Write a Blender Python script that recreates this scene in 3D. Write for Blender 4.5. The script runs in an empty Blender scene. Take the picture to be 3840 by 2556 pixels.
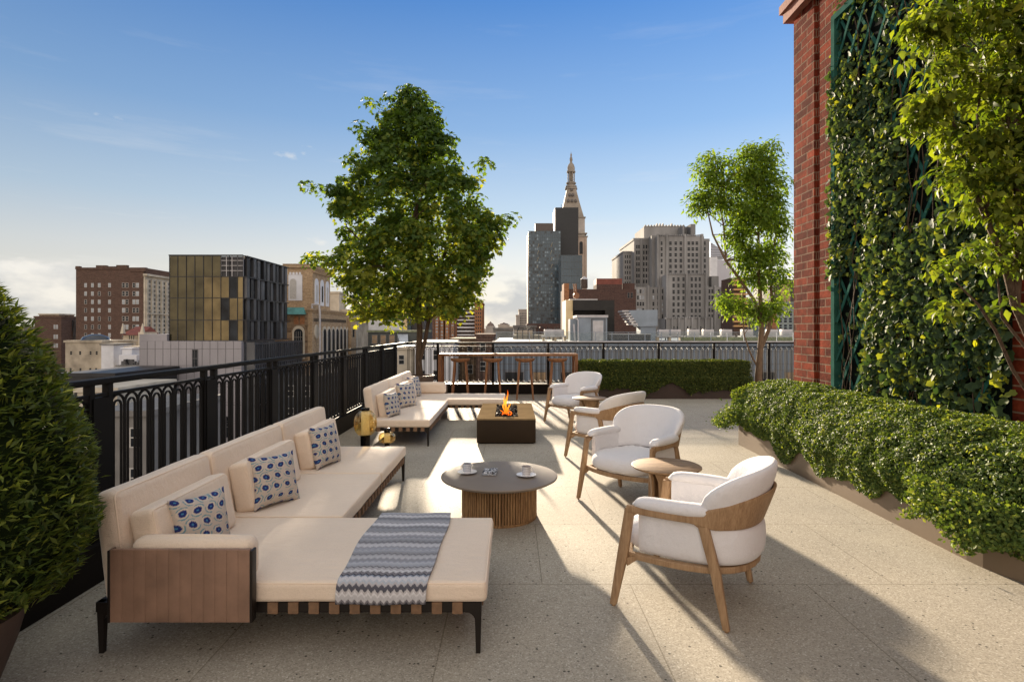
import bpy, math, random
import numpy as np
from mathutils import Vector, noise as mn
R = math.radians
SC = bpy.context.scene
COL = SC.collection
rng = np.random.default_rng(7)
random.seed(7)
F = 2133.0; CXP = 1918.0; HYP = 1235.0; EYE = 1.6      # photograph pixels: focal length, vanishing point, horizon

# ------------------------------------------------------------------ camera, sky, sun
cam = bpy.data.cameras.new('camera'); camo = bpy.data.objects.new('camera', cam); COL.objects.link(camo)
camo.location = (0, 0, EYE); camo.rotation_euler = (R(90), 0, 0)
cam.sensor_width = 36; cam.lens = 20.0
cam.shift_x = (1920 - CXP) / 3840; cam.shift_y = -(1278 - HYP) / 3840
cam.clip_start = 0.05; cam.clip_end = 6000
SC.camera = camo
SUN_EL, SUN_AZ = 11.8, -8.0                             # degrees; azimuth measured from +Y towards +X
SC.view_settings.view_transform = 'Standard'; SC.view_settings.look = 'None'
SC.view_settings.exposure = 0.45; SC.view_settings.gamma = 1.0

EXPO = 1.8
SC.view_settings.exposure = EXPO
def build_world():
    w = bpy.data.worlds.new('World'); SC.world = w; w.use_nodes = True
    nt = w.node_tree; nt.nodes.clear(); N = nt.nodes.new; L = nt.links.new
    out = N('ShaderNodeOutputWorld'); bg = N('ShaderNodeBackground'); L(bg.outputs[0], out.inputs[0])
    bg.inputs['Strength'].default_value = 0.12
    sky = N('ShaderNodeTexSky'); sky.sky_type = 'NISHITA'; sky.sun_disc = False
    sky.sun_elevation = R(SUN_EL); sky.sun_rotation = R(SUN_AZ)
    sky.altitude = 0; sky.air_density = 1.0; sky.dust_density = 0.2; sky.ozone_density = 3.0
    tc = N('ShaderNodeTexCoord'); sep = N('ShaderNodeSeparateXYZ'); L(tc.outputs['Generated'], sep.inputs[0])
    def ma(op, a, b=None, c=None, clamp=False):
        n = N('ShaderNodeMath'); n.operation = op; n.use_clamp = clamp
        for i, x in enumerate((a, b, c)):
            if x is None: continue
            if isinstance(x, (int, float)): n.inputs[i].default_value = x
            else: L(x, n.inputs[i])
        return n.outputs[0]
    def mix(f, a, b, mode='MIX'):
        n = N('ShaderNodeMix'); n.data_type = 'RGBA'; n.blend_type = mode
        for s_, x in ((n.inputs[0], f), (n.inputs[6], a), (n.inputs[7], b)):
            if isinstance(x, (int, float)): s_.default_value = x
            elif isinstance(x, tuple): s_.default_value = (*x, 1)
            else: L(x, s_)
        return n.outputs[2]
    def ramp(f, stops):
        r = N('ShaderNodeValToRGB'); e = r.color_ramp.elements
        e[0].position, e[0].color = stops[0][0], (*stops[0][1], 1); e[1].position, e[1].color = stops[-1][0], (*stops[-1][1], 1)
        for p, c in stops[1:-1]: x = e.new(p); x.color = (*c, 1)
        L(f, r.inputs[0]); return r.outputs[0]
    x, y, z = sep.outputs
    # the air: cream at the horizon, deep blue higher, zenith whitened as added fill (display values, scaled to the exposure below)
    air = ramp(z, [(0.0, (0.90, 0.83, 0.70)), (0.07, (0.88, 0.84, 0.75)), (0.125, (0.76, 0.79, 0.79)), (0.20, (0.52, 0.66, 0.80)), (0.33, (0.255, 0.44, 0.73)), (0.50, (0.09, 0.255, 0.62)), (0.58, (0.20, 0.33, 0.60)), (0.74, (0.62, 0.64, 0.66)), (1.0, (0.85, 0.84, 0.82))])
    right = ma('MULTIPLY_ADD', x, 0.35, 1.05); air = mix(1.0, air, N_rgb(nt, right), 'MULTIPLY')
    # cumulus low on the horizon and thin high veils
    mp = N('ShaderNodeMapping'); L(tc.outputs['Generated'], mp.inputs[0]); mp.inputs['Scale'].default_value = (1.0, 1.0, 2.1)
    n1 = N('ShaderNodeTexNoise'); n1.inputs['Scale'].default_value = 7.5; n1.inputs['Detail'].default_value = 9; n1.inputs['Roughness'].default_value = 0.55; L(mp.outputs[0], n1.inputs['Vector'])
    n0 = N('ShaderNodeTexNoise'); n0.inputs['Scale'].default_value = 3.0; n0.inputs['Detail'].default_value = 2; L(tc.outputs['Generated'], n0.inputs['Vector'])
    band = ramp(z, [(0.0, (0.6,) * 3), (0.04, (1,) * 3), (0.085, (0.75,) * 3), (0.125, (0,) * 3), (1.0, (0,) * 3)])
    bank = ramp(ma('MULTIPLY_ADD', x, 0.5, 0.5), [(0.0, (0.2,) * 3), (0.12, (0.5,) * 3), (0.19, (1.0,) * 3), (0.25, (0.5,) * 3), (0.34, (0.0,) * 3), (0.44, (0.1,) * 3), (0.49, (1.0,) * 3), (0.515, (1.0,) * 3), (0.56, (0.8,) * 3), (0.60, (0.1,) * 3), (1.0, (0.1,) * 3)])
    band = ma('MULTIPLY', band, ma('MULTIPLY_ADD', bank, 0.32, 0.93))
    f = ma('SUBTRACT', ma('MULTIPLY_ADD', n0.outputs['Fac'], 0.45, ma('MULTIPLY', n1.outputs['Fac'], 1.0)), ma('MULTIPLY_ADD', band, -0.36, 0.955))
    puff = ma('MULTIPLY', ma('MULTIPLY', f, 9.0, clamp=True), 0.85, clamp=True)
    shade = ramp(n1.outputs['Fac'], [(0.42, (0.50, 0.52, 0.55)), (0.62, (0.93, 0.88, 0.80))])
    col = mix(puff, air, shade)
    mp2 = N('ShaderNodeMapping'); L(tc.outputs['Generated'], mp2.inputs[0]); mp2.inputs['Scale'].default_value = (1.2, 1.2, 11.0); mp2.inputs['Rotation'].default_value = (0, R(7), 0)
    n2 = N('ShaderNodeTexNoise'); n2.inputs['Scale'].default_value = 2.2; n2.inputs['Detail'].default_value = 7; n2.inputs['Roughness'].default_value = 0.62; L(mp2.outputs[0], n2.inputs['Vector'])
    veil = ma('MULTIPLY', ma('MULTIPLY', ma('SUBTRACT', n2.outputs['Fac'], 0.56), 4.0, clamp=True), ramp(z, [(0.0, (0.5,) * 3), (0.12, (0.55,) * 3), (0.30, (0.16,) * 3), (0.6, (0.10,) * 3), (1.0, (0.0,) * 3)]))
    col = mix(veil, col, (0.88, 0.86, 0.83))
    # unseen sky behind the camera, brightened and warmed as added fill light
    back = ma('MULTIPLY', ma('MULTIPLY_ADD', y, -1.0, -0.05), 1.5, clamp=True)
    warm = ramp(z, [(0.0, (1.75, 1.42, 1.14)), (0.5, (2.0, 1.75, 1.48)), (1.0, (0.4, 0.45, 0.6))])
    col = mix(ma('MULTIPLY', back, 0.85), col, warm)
    k = 1.0 / (0.12 * 2 ** EXPO)
    col = mix(1.0, col, (k, k, k), 'MULTIPLY')
    add = mix(0.012, col, sky.outputs[0], 'ADD')
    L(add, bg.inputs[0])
def N_rgb(nt, v):
    c = nt.nodes.new('ShaderNodeCombineColor')
    for i in range(3): nt.links.new(v, c.inputs[i])
    return c.outputs[0]
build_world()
sl = bpy.data.lights.new('sun', 'SUN'); sl.energy = 5.0; sl.angle = R(1.3); sl.color = (1.0, 0.83, 0.62)
so = bpy.data.objects.new('sun', sl); COL.objects.link(so)
sd = Vector((math.sin(R(SUN_AZ)) * math.cos(R(SUN_EL)), math.cos(R(SUN_AZ)) * math.cos(R(SUN_EL)), math.sin(R(SUN_EL))))
so.rotation_euler = sd.to_track_quat('Z', 'Y').to_euler()

# ------------------------------------------------------------------ materials
MATS = {}
def newmat(name):
    m = bpy.data.materials.new(name); m.use_nodes = True
    nt = m.node_tree; nt.nodes.clear()
    out = nt.nodes.new('ShaderNodeOutputMaterial'); b = nt.nodes.new('ShaderNodeBsdfPrincipled')
    nt.links.new(b.outputs[0], out.inputs[0]); MATS[name] = m
    return m, nt, b, out
def rampn(nt, fac, stops):
    r = nt.nodes.new('ShaderNodeValToRGB'); e = r.color_ramp.elements
    e[0].position, e[0].color = stops[0][0], (*stops[0][1], 1); e[1].position, e[1].color = stops[-1][0], (*stops[-1][1], 1)
    for p, c in stops[1:-1]:
        x = e.new(p); x.color = (*c, 1)
    nt.links.new(fac, r.inputs[0]); return r.outputs[0]
def objco(nt, scale=(1, 1, 1), loc=(0, 0, 0), src='Object'):
    t = nt.nodes.new('ShaderNodeTexCoord'); mp = nt.nodes.new('ShaderNodeMapping')
    mp.inputs['Scale'].default_value = scale; mp.inputs['Location'].default_value = loc
    nt.links.new(t.outputs[src], mp.inputs[0]); return mp.outputs[0]
def noisen(nt, vec, scale, detail=4, rough=0.55):
    n = nt.nodes.new('ShaderNodeTexNoise'); n.inputs['Scale'].default_value = scale
    n.inputs['Detail'].default_value = detail; n.inputs['Roughness'].default_value = rough
    nt.links.new(vec, n.inputs['Vector']); return n.outputs['Fac']
def mathn(nt, op, a, b=None, clamp=False):
    n = nt.nodes.new('ShaderNodeMath'); n.operation = op; n.use_clamp = clamp
    for i, x in enumerate((a, b)):
        if x is None: continue
        if isinstance(x, (int, float)): n.inputs[i].default_value = x
        else: nt.links.new(x, n.inputs[i])
    return n.outputs[0]
def mixc(nt, fac, a, b, mode='MIX'):
    n = nt.nodes.new('ShaderNodeMix'); n.data_type = 'RGBA'; n.blend_type = mode
    for s, x in ((n.inputs[0], fac), (n.inputs[6], a), (n.inputs[7], b)):
        if isinstance(x, (int, float)): s.default_value = x
        elif isinstance(x, tuple): s.default_value = (*x, 1)
        else: nt.links.new(x, s)
    return n.outputs[2]
def bumpn(nt, b, h, strength, dist=0.01):
    n = nt.nodes.new('ShaderNodeBump'); n.inputs['Strength'].default_value = strength; n.inputs['Distance'].default_value = dist
    nt.links.new(h, n.inputs['Height']); nt.links.new(n.outputs[0], b.inputs['Normal'])
def M(name, col, rough=0.6, metal=0.0, var=0.15, scale=4.0, bump=0.0, bscale=60.0, spec=0.5, stretch=(1, 1, 1), bdist=0.005, coat=0.0, src='Object'):
    if name in MATS: return MATS[name]
    m, nt, b, out = newmat(name)
    v = objco(nt, stretch, src=src); n = noisen(nt, v, scale, 5)
    lo = tuple(max(0, c * (1 - var)) for c in col); hi = tuple(min(1, c * (1 + var)) for c in col)
    nt.links.new(rampn(nt, n, [(0.3, lo), (0.7, hi)]), b.inputs['Base Color'])
    b.inputs['Roughness'].default_value = rough; b.inputs['Metallic'].default_value = metal
    b.inputs['Specular IOR Level'].default_value = spec
    if coat: b.inputs['Coat Weight'].default_value = coat
    if bump: bumpn(nt, b, noisen(nt, v, bscale, 3), bump, bdist)
    return m
def weave(name, col, scale=260, var=0.07, sheen=0.3):
    m, nt, b, out = newmat(name)
    v = objco(nt); n = noisen(nt, v, 3, 4)
    w1 = nt.nodes.new('ShaderNodeTexVoronoi'); w1.inputs['Scale'].default_value = scale; nt.links.new(v, w1.inputs['Vector'])
    f = mathn(nt, 'ADD', mathn(nt, 'MULTIPLY', n, 0.6), mathn(nt, 'MULTIPLY', w1.outputs['Distance'], 0.55))
    lo = tuple(c * (1 - var) for c in col); hi = tuple(min(1, c * (1 + var)) for c in col)
    nt.links.new(rampn(nt, f, [(0.3, hi), (0.8, lo)]), b.inputs['Base Color'])
    b.inputs['Roughness'].default_value = 0.9; b.inputs['Sheen Weight'].default_value = sheen
    b.inputs['Specular IOR Level'].default_value = 0.2
    cr_ = noisen(nt, objco(nt, (3.0, 7.0, 5.0)), 1.6, 4, 0.6); ridge = mathn(nt, 'ABSOLUTE', mathn(nt, 'SUBTRACT', cr_, 0.5))
    h = mathn(nt, 'ADD', mathn(nt, 'MULTIPLY', w1.outputs['Distance'], 0.4), mathn(nt, 'ADD', mathn(nt, 'MULTIPLY', noisen(nt, v, 9, 3), 1.6), mathn(nt, 'MULTIPLY', ridge, -5.0)))
    bumpn(nt, b, h, 0.35, 0.01)
    return m
def wood(name, c1, c2, stretch=(14, 14, 1.4), rough=0.55, grain=3.0):
    m, nt, b, out = newmat(name)
    v = objco(nt, stretch); n1 = noisen(nt, v, grain, 6, 0.65)
    v2 = objco(nt, tuple(s * 4 for s in stretch)); n2 = noisen(nt, v2, grain, 3)
    f = mathn(nt, 'ADD', mathn(nt, 'MULTIPLY', n1, 0.7), mathn(nt, 'MULTIPLY', n2, 0.3))
    mid = tuple((a + b_) / 2 for a, b_ in zip(c1, c2))
    nt.links.new(rampn(nt, f, [(0.36, c1), (0.5, mid), (0.64, c2)]), b.inputs['Base Color'])
    b.inputs['Roughness'].default_value = rough; b.inputs['Specular IOR Level'].default_value = 0.22; bumpn(nt, b, n2, 0.25, 0.003)
    return m
def leafmat(name, c_dark, c_mid, c_light, trans=0.35, rough=0.45, tcol=None, spec=0.4):
    m, nt, b, out = newmat(name)
    a = nt.nodes.new('ShaderNodeAttribute'); a.attribute_name = 'tone'
    col = rampn(nt, a.outputs['Fac'], [(0.0, c_dark), (0.5, c_mid), (1.0, c_light)])
    nt.links.new(col, b.inputs['Base Color']); b.inputs['Roughness'].default_value = rough
    b.inputs['Specular IOR Level'].default_value = spec
    t = nt.nodes.new('ShaderNodeBsdfTranslucent')
    tc = mixc(nt, 1.0, col, tcol or (2.2, 2.0, 0.6), 'MULTIPLY'); nt.links.new(tc, t.inputs['Color'])
    mx = nt.nodes.new('ShaderNodeMixShader'); mx.inputs[0].default_value = trans
    nt.links.new(b.outputs[0], mx.inputs[1]); nt.links.new(t.outputs[0], mx.inputs[2]); nt.links.new(mx.outputs[0], out.inputs[0])
    return m
def vcol(name, rough=0.9, spec=0.2, bump=0.2, bscale=400):
    m, nt, b, out = newmat(name)
    a = nt.nodes.new('ShaderNodeAttribute'); a.attribute_name = 'pattern'
    nt.links.new(a.outputs['Color'], b.inputs['Base Color']); b.inputs['Roughness'].default_value = rough
    b.inputs['Specular IOR Level'].default_value = spec
    bumpn(nt, b, noisen(nt, objco(nt), bscale, 2), bump, 0.004)
    return m
def brickmat(name, c1, c2, mortar, plane='YZ', course=0.105, length=0.32, msize=0.012, bump=0.6, blotch=0.35):
    m, nt, b, out = newmat(name)
    t = nt.nodes.new('ShaderNodeTexCoord'); s = nt.nodes.new('ShaderNodeSeparateXYZ'); nt.links.new(t.outputs['Object'], s.inputs[0])
    cb = nt.nodes.new('ShaderNodeCombineXYZ')
    # the joints follow whichever wall face is looked at: u = x + y (faces are axis aligned)
    u = mathn(nt, 'ADD', s.outputs[0], s.outputs[1])
    nt.links.new(mathn(nt, 'ADD', u, 40 * length), cb.inputs[0]); nt.links.new(mathn(nt, 'ADD', s.outputs[2], 600 * course), cb.inputs[1])
    br = nt.nodes.new('ShaderNodeTexBrick'); br.inputs['Scale'].default_value = 1.0
    br.inputs['Brick Width'].default_value = length; br.inputs['Row Height'].default_value = course
    br.inputs['Mortar Size'].default_value = msize; br.inputs['Mortar Smooth'].default_value = 0.25; br.inputs['Bias'].default_value = 0.0
    br.inputs['Color1'].default_value = (*c1, 1); br.inputs['Color2'].default_value = (*c2, 1); br.inputs['Mortar'].default_value = (*mortar, 1)
    nt.links.new(cb.outputs[0], br.inputs['Vector'])
    n = noisen(nt, t.outputs['Object'], 9 / max(course * 10, 0.5), 5, 0.7)
    dirt = rampn(nt, n, [(0.3, (1 - blotch,) * 3), (0.7, (1 + blotch * 0.6,) * 3)])
    c = mixc(nt, 1.0, br.outputs['Color'], dirt, 'MULTIPLY')
    nt.links.new(c, b.inputs['Base Color']); b.inputs['Roughness'].default_value = 0.95; b.inputs['Specular IOR Level'].default_value = 0.04
    h = mathn(nt, 'SUBTRACT', mathn(nt, 'MULTIPLY', noisen(nt, t.outputs['Object'], 45, 4), 0.35), br.outputs['Fac'])
    if bump: bumpn(nt, b, h, bump, 0.01)
    return m
def glassmat(name, base, rough=0.08, metal=0.0, var=0.3, scale=0.35, spec=0.5):
    m, nt, b, out = newmat(name)
    v = objco(nt); n = noisen(nt, v, scale, 3)
    lo = tuple(c * (1 - var) for c in base); hi = tuple(c * (1 + var) for c in base)
    nt.links.new(rampn(nt, n, [(0.3, lo), (0.7, hi)]), b.inputs['Base Color'])
    b.inputs['Roughness'].default_value = rough; b.inputs['Metallic'].default_value = metal; b.inputs['Specular IOR Level'].default_value = spec
    bumpn(nt, b, noisen(nt, v, scale * 1.5, 2), 0.08, 0.3)
    return m

def floor_material():
    m, nt, b, out = newmat('terrazzo paving')
    v = objco(nt)
    vo = nt.nodes.new('ShaderNodeTexVoronoi'); vo.inputs['Scale'].default_value = 145; nt.links.new(v, vo.inputs['Vector'])
    sep = nt.nodes.new('ShaderNodeSeparateColor'); nt.links.new(vo.outputs['Color'], sep.inputs[0])
    chips = rampn(nt, sep.outputs[0], [(0.0, (0.25, 0.225, 0.185)), (0.18, (0.32, 0.29, 0.235)), (0.55, (0.375, 0.342, 0.28)), (0.9, (0.415, 0.38, 0.315)), (1.0, (0.54, 0.51, 0.44))])
    vo2 = nt.nodes.new('ShaderNodeTexVoronoi'); vo2.inputs['Scale'].default_value = 48; nt.links.new(v, vo2.inputs['Vector'])
    sep2 = nt.nodes.new('ShaderNodeSeparateColor'); nt.links.new(vo2.outputs['Color'], sep2.inputs[0])
    rare = mathn(nt, 'MULTIPLY', mathn(nt, 'GREATER_THAN', sep2.outputs[1], 0.90), mathn(nt, 'LESS_THAN', vo2.outputs['Distance'], mathn(nt, 'MULTIPLY', sep2.outputs[2], 0.34)))
    c = mixc(nt, rare, chips, (0.09, 0.08, 0.065))
    big = noisen(nt, v, 1.3, 5, 0.6)
    c = mixc(nt, 1.0, c, rampn(nt, big, [(0.3, (0.90, 0.90, 0.90)), (0.7, (1.07, 1.06, 1.05))]), 'MULTIPLY')
    br = nt.nodes.new('ShaderNodeTexBrick'); br.inputs['Scale'].default_value = 1.0
    br.inputs['Brick Width'].default_value = 1.106; br.inputs['Row Height'].default_value = 1.1; br.inputs['Mortar Size'].default_value = 0.0035
    br.inputs['Mortar Smooth'].default_value = 0.1; br.inputs['Bias'].default_value = 0
    br.inputs['Color1'].default_value = (0.96, 0.96, 0.965, 1); br.inputs['Color2'].default_value = (1.03, 1.03, 1.02, 1); br.inputs['Mortar'].default_value = (0.64, 0.62, 0.58, 1)
    nt.links.new(objco(nt, (1, 1, 1), (-0.746 - 0.553 + 22.12, -2.477 + 22.0, 0)), br.inputs['Vector'])
    c = mixc(nt, 1.0, c, br.outputs['Color'], 'MULTIPLY')
    nt.links.new(c, b.inputs['Base Color']); b.inputs['Roughness'].default_value = 0.75; b.inputs['Specular IOR Level'].default_value = 0.15
    h = mathn(nt, 'SUBTRACT', mathn(nt, 'MULTIPLY', sep.outputs[0], 0.10), br.outputs['Fac'])
    bumpn(nt, b, h, 0.25, 0.004)
    return m

floor_mat = floor_material()
black_metal = M('black bronze metal', (0.0055, 0.0045, 0.004), 0.6, 0.0, 0.2, 6, 0.1, 90, 0.18)
kerb_dark = M('dark brown kerb metal', (0.008, 0.006, 0.005), 0.6, 0.0, 0.25, 3, spec=0.15)
kerb_cap = M('kerb cap stone', (0.14, 0.115, 0.08), 0.5, 0, 0.15, 8)
beige = weave('beige outdoor fabric', (0.78, 0.645, 0.51))
beige_pipe = M('beige piping', (0.84, 0.69, 0.54), 0.85, 0, 0.06)
white_fab = weave('white outdoor fabric', (0.71, 0.69, 0.69), 300, 0.04)
leather = M('tan leather', (0.25, 0.15, 0.102), 0.55, 0, 0.22, 7, 0.2, 180, 0.4)
webbing = M('brown webbing', (0.20, 0.115, 0.062), 0.8, 0, 0.2, 30, 0.3, 300)
frame_dark = M('dark bronze frame', (0.022, 0.017, 0.014), 0.4, 0.5, 0.15)
teak = wood('weathered teak', (0.255, 0.155, 0.082), (0.40, 0.26, 0.145))
teak_flat = wood('teak top', (0.14, 0.082, 0.04), (0.40, 0.26, 0.14), (1.5, 12, 12))
teak_red = wood('red brown teak', (0.13, 0.055, 0.026), (0.30, 0.145, 0.068))
teak_red_x = wood('red brown teak plank', (0.13, 0.06, 0.03), (0.32, 0.165, 0.08), (1.2, 14, 14))
slat_wood = wood('slatted oak', (0.13, 0.068, 0.03), (0.40, 0.24, 0.115), (20, 20, 1.2))
grey_top = M('grey lacquered top', (0.215, 0.18, 0.15), 0.5, 0, 0.05, 3, 0, 60, 0.15)
pot_mat = M('dark concrete pot', (0.085, 0.06, 0.05), 0.75, 0, 0.3, 6, 0.3, 40)
pot_mat2 = M('grey brown stone pot', (0.13, 0.095, 0.075), 0.7, 0, 0.25, 6, 0.3, 40)
soil = M('dark soil', (0.03, 0.022, 0.015), 0.95, 0, 0.4, 20, 0.5, 60)
planter_mat = M('brown metal planter', (0.165, 0.12, 0.08), 0.5, 0.15, 0.10, 2)
planter_dark = M('dark rust planter', (0.028, 0.015, 0.010), 0.6, 0.1, 0.2, 2)
bark = M('grey brown bark', (0.10, 0.068, 0.045), 0.9, 0, 0.4, 9, 0.9, 26, 0.2, (6, 6, 1), 0.02)
bark_light = M('light brown bark', (0.15, 0.10, 0.062), 0.85, 0, 0.35, 9, 0.7, 30, 0.2, (6, 6, 1), 0.012)
brick = brickmat('red brick', (0.25, 0.046, 0.021), (0.095, 0.02, 0.013), (0.25, 0.16, 0.11), course=0.105, length=0.30, msize=0.009, bump=1.0, blotch=0.5)
brick_cap = M('red stone coping', (0.30, 0.12, 0.085), 0.8, 0, 0.15, 4, 0.4, 30)
trellis_mat = M('green painted timber', (0.028, 0.100, 0.078), 0.95, 0, 0.25, 8, 0.2, 50, 0.02)
ivy_shade = M('painted ivy shade', (0.008, 0.011, 0.009), 0.95, 0, 0.3, 3, spec=0.05)  # near-black colour standing in for deep shade behind the ivy
bronze_side = M('bronze fire pit metal', (0.030, 0.020, 0.012), 0.5, 0.0, 0.1, 3, spec=0.12)
amber, _nt, _b, _o = newmat('amber glass')
_t = _nt.nodes.new('ShaderNodeBsdfTransparent'); _t.inputs[0].default_value = (0.985, 0.91, 0.70, 1); _l = _nt.nodes.new('ShaderNodeBsdfGlossy'); _l.inputs['Roughness'].default_value = 0.05; _l.inputs['Color'].default_value = (1, 0.85, 0.6, 1)
_w = _nt.nodes.new('ShaderNodeLayerWeight'); _w.inputs[0].default_value = 0.35; _mx = _nt.nodes.new('ShaderNodeMixShader'); _nt.links.new(mathn(_nt, 'MULTIPLY', _w.outputs['Facing'], 0.55), _mx.inputs[0]); _nt.links.new(_t.outputs[0], _mx.inputs[1]); _nt.links.new(_l.outputs[0], _mx.inputs[2]); _nt.links.new(_mx.outputs[0], _o.inputs[0])
silver_mesh = M('silver ribbed glass', (0.92, 0.90, 0.88), 0.4, 0.0, 0.3, 160)
gloss_black = M('polished black metal', (0.02, 0.018, 0.018), 0.12, 0.8, 0.1)
wax = M('candle wax', (0.8, 0.72, 0.6), 0.6)
lava = M('lava rock', (0.014, 0.009, 0.007), 0.8, 0, 0.6, 25, 0.6, 60, 0.05)
china = M('white china', (0.78, 0.74, 0.72), 0.25, 0, 0.02)
pattern_cloth = vcol('patterned cloth')
pattern_china = vcol('patterned china', 0.25, 0.5, 0)
flame, _nt, _b, _o = newmat('flame')
_e = _nt.nodes.new('ShaderNodeEmission'); _g = _nt.nodes.new('ShaderNodeTexCoord'); _s = _nt.nodes.new('ShaderNodeSeparateXYZ')
_nt.links.new(_g.outputs['Generated'], _s.inputs[0])
_nt.links.new(rampn(_nt, _s.outputs[2], [(0.0, (0.9, 0.08, 0.005)), (0.25, (1.0, 0.22, 0.012)), (0.5, (1.0, 0.42, 0.04)), (0.75, (1.0, 0.22, 0.012)), (1.0, (0.9, 0.08, 0.005))]), _e.inputs[0])
_e.inputs[1].default_value = 0.55; _ft = _nt.nodes.new('ShaderNodeBsdfTransparent'); _fm = _nt.nodes.new('ShaderNodeMixShader'); _lw = _nt.nodes.new('ShaderNodeLayerWeight'); _lw.inputs[0].default_value = 0.5; _nt.links.new(mathn(_nt, 'MULTIPLY_ADD' if False else 'MULTIPLY', _lw.outputs['Facing'], 0.9), _fm.inputs[0]); _nt.links.new(_e.outputs[0], _fm.inputs[1]); _nt.links.new(_ft.outputs[0], _fm.inputs[2]); _nt.links.new(_fm.outputs[0], _o.inputs[0])

# ------------------------------------------------------------------ object helpers
def tag(o, label=None, cat=None, group=None, kind=None):
    if label: o['label'] = label
    if cat: o['category'] = cat
    if group: o['group'] = group
    if kind: o['kind'] = kind
    return o
def thing(name, label, cat, loc=(0, 0, 0), rz=0.0, group=None):
    o = bpy.data.objects.new(name, None); COL.objects.link(o); o.empty_display_size = 0.1
    o.location = loc; o.rotation_euler = (0, 0, rz)
    return tag(o, label, cat, group)
def link(name, me, parent=None, loc=None, rot=None):
    o = bpy.data.objects.new(name, me); COL.objects.link(o)
    if parent is not None: o.parent = parent
    if loc is not None: o.location = loc
    if rot is not None: o.rotation_euler = rot
    return o
def copy_tree(o, parent=None):
    c = o.copy(); COL.objects.link(c)
    if parent is not None: c.parent = parent
    for ch in list(o.children): copy_tree(ch, c)
    return c
class MB:
    """collects shapes into one mesh; org is subtracted so world coordinates can be used under a parent"""
    def __init__(s, org=(0, 0, 0)): s.v = []; s.f = []; s.mi = []; s.sm = []; s.n = 0; s.org = np.array(org, float)
    def add(s, verts, faces, mi=0, smooth=False):
        verts = np.asarray(verts, float).reshape(-1, 3); s.v.append(verts)
        for f in faces: s.f.append([i + s.n for i in f]); s.mi.append(mi); s.sm.append(smooth)
        s.n += len(verts)
    def box(s, x0, x1, y0, y1, z0, z1, mi=0, bev=0.0, rot=None, c=None):
        if bev > 0:
            b = min(bev, (x1 - x0) * .49, (y1 - y0) * .49, (z1 - z0) * .49)
            V, Fc = rbox((x1 - x0) / 2, (y1 - y0) / 2, (z1 - z0) / 2, b, 2, 1)
            V = V + np.array([(x0 + x1) / 2, (y0 + y1) / 2, (z0 + z1) / 2])
            sm = True
        else:
            V = np.array([(x, y, z) for z in (z0, z1) for y in (y0, y1) for x in (x0, x1)], float)
            Fc = [(0, 2, 3, 1), (4, 5, 7, 6), (0, 1, 5, 4), (2, 6, 7, 3), (0, 4, 6, 2), (1, 3, 7, 5)]; sm = False
        if rot is not None:
            cc = np.array(c if c is not None else V.mean(0)); V = (V - cc) @ np.array(rot).T + cc
        s.add(V, Fc, mi, sm)
    def bar(s, a, b, w, h=None, w2=None, h2=None, up=(0, 0, 1), mi=0):
        a = Vector(a); b = Vector(b); d = (b - a).normalized(); h = h or w; w2 = w2 or w; h2 = h2 or h
        u = Vector(up); r = d.cross(u)
        if r.length < 1e-4: r = d.cross(Vector((1, 0, 0)))
        r.normalize(); u = r.cross(d).normalized(); V = []
        for p, ww, hh in ((a, w, h), (b, w2, h2)):
            for sx, sz in ((-1, -1), (1, -1), (1, 1), (-1, 1)): V.append(p + r * (sx * ww / 2) + u * (sz * hh / 2))
        s.add([tuple(x) for x in V], [(0, 1, 2, 3), (7, 6, 5, 4), (0, 4, 5, 1), (1, 5, 6, 2), (2, 6, 7, 3), (3, 7, 4, 0)], mi)
    def tube(s, pts, rad, k=8, mi=0, smooth=True, cap=True, ang0=0.0, closed=False):
        pts = [Vector(p) for p in pts]; n = len(pts)
        if isinstance(rad, (int, float)): rad = [rad] * n
        rings = []; ref = None
        for i, p in enumerate(pts):
            if closed: d = pts[(i + 1) % n] - pts[i - 1]
            else: d = pts[min(i + 1, n - 1)] - pts[max(i - 1, 0)]
            d.normalize()
            if ref is None:
                ref = d.cross(Vector((0, 0, 1)));
                if ref.length < 0.1: ref = d.cross(Vector((1, 0, 0)))
                ref.normalize()
            else:
                ref = (ref - d * ref.dot(d)).normalized()
            w = d.cross(ref)
            rings.append([p + (ref * math.cos(ang0 + 2 * math.pi * j / k) + w * math.sin(ang0 + 2 * math.pi * j / k)) * rad[i] for j in range(k)])
        s.rings(rings, mi, smooth, cap, closed)
    def rings(s, rings, mi=0, smooth=True, cap=True, closed=False):
        n = len(rings); k = len(rings[0]); V = np.array([[tuple(p) for p in r] for r in rings], float).reshape(-1, 3); Fc = []
        for i in range(n if closed else n - 1):
            a = i * k; b = ((i + 1) % n) * k
            for j in range(k): Fc.append((a + j, a + (j + 1) % k, b + (j + 1) % k, b + j))
        if cap and not closed: Fc.append(tuple(range(k))[::-1]); Fc.append(tuple((n - 1) * k + j for j in range(k)))
        s.add(V, Fc, mi, smooth)
    def lathe(s, prof, c=(0, 0, 0), k=32, mi=0, smooth=True, rot0=0.0, sx=1.0, sy=1.0):
        rings = [[(c[0] + r * sx * math.cos(rot0 + 2 * math.pi * j / k), c[1] + r * sy * math.sin(rot0 + 2 * math.pi * j / k), c[2] + z) for j in range(k)] for r, z in prof]
        s.rings(rings, mi, smooth, True)
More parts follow.
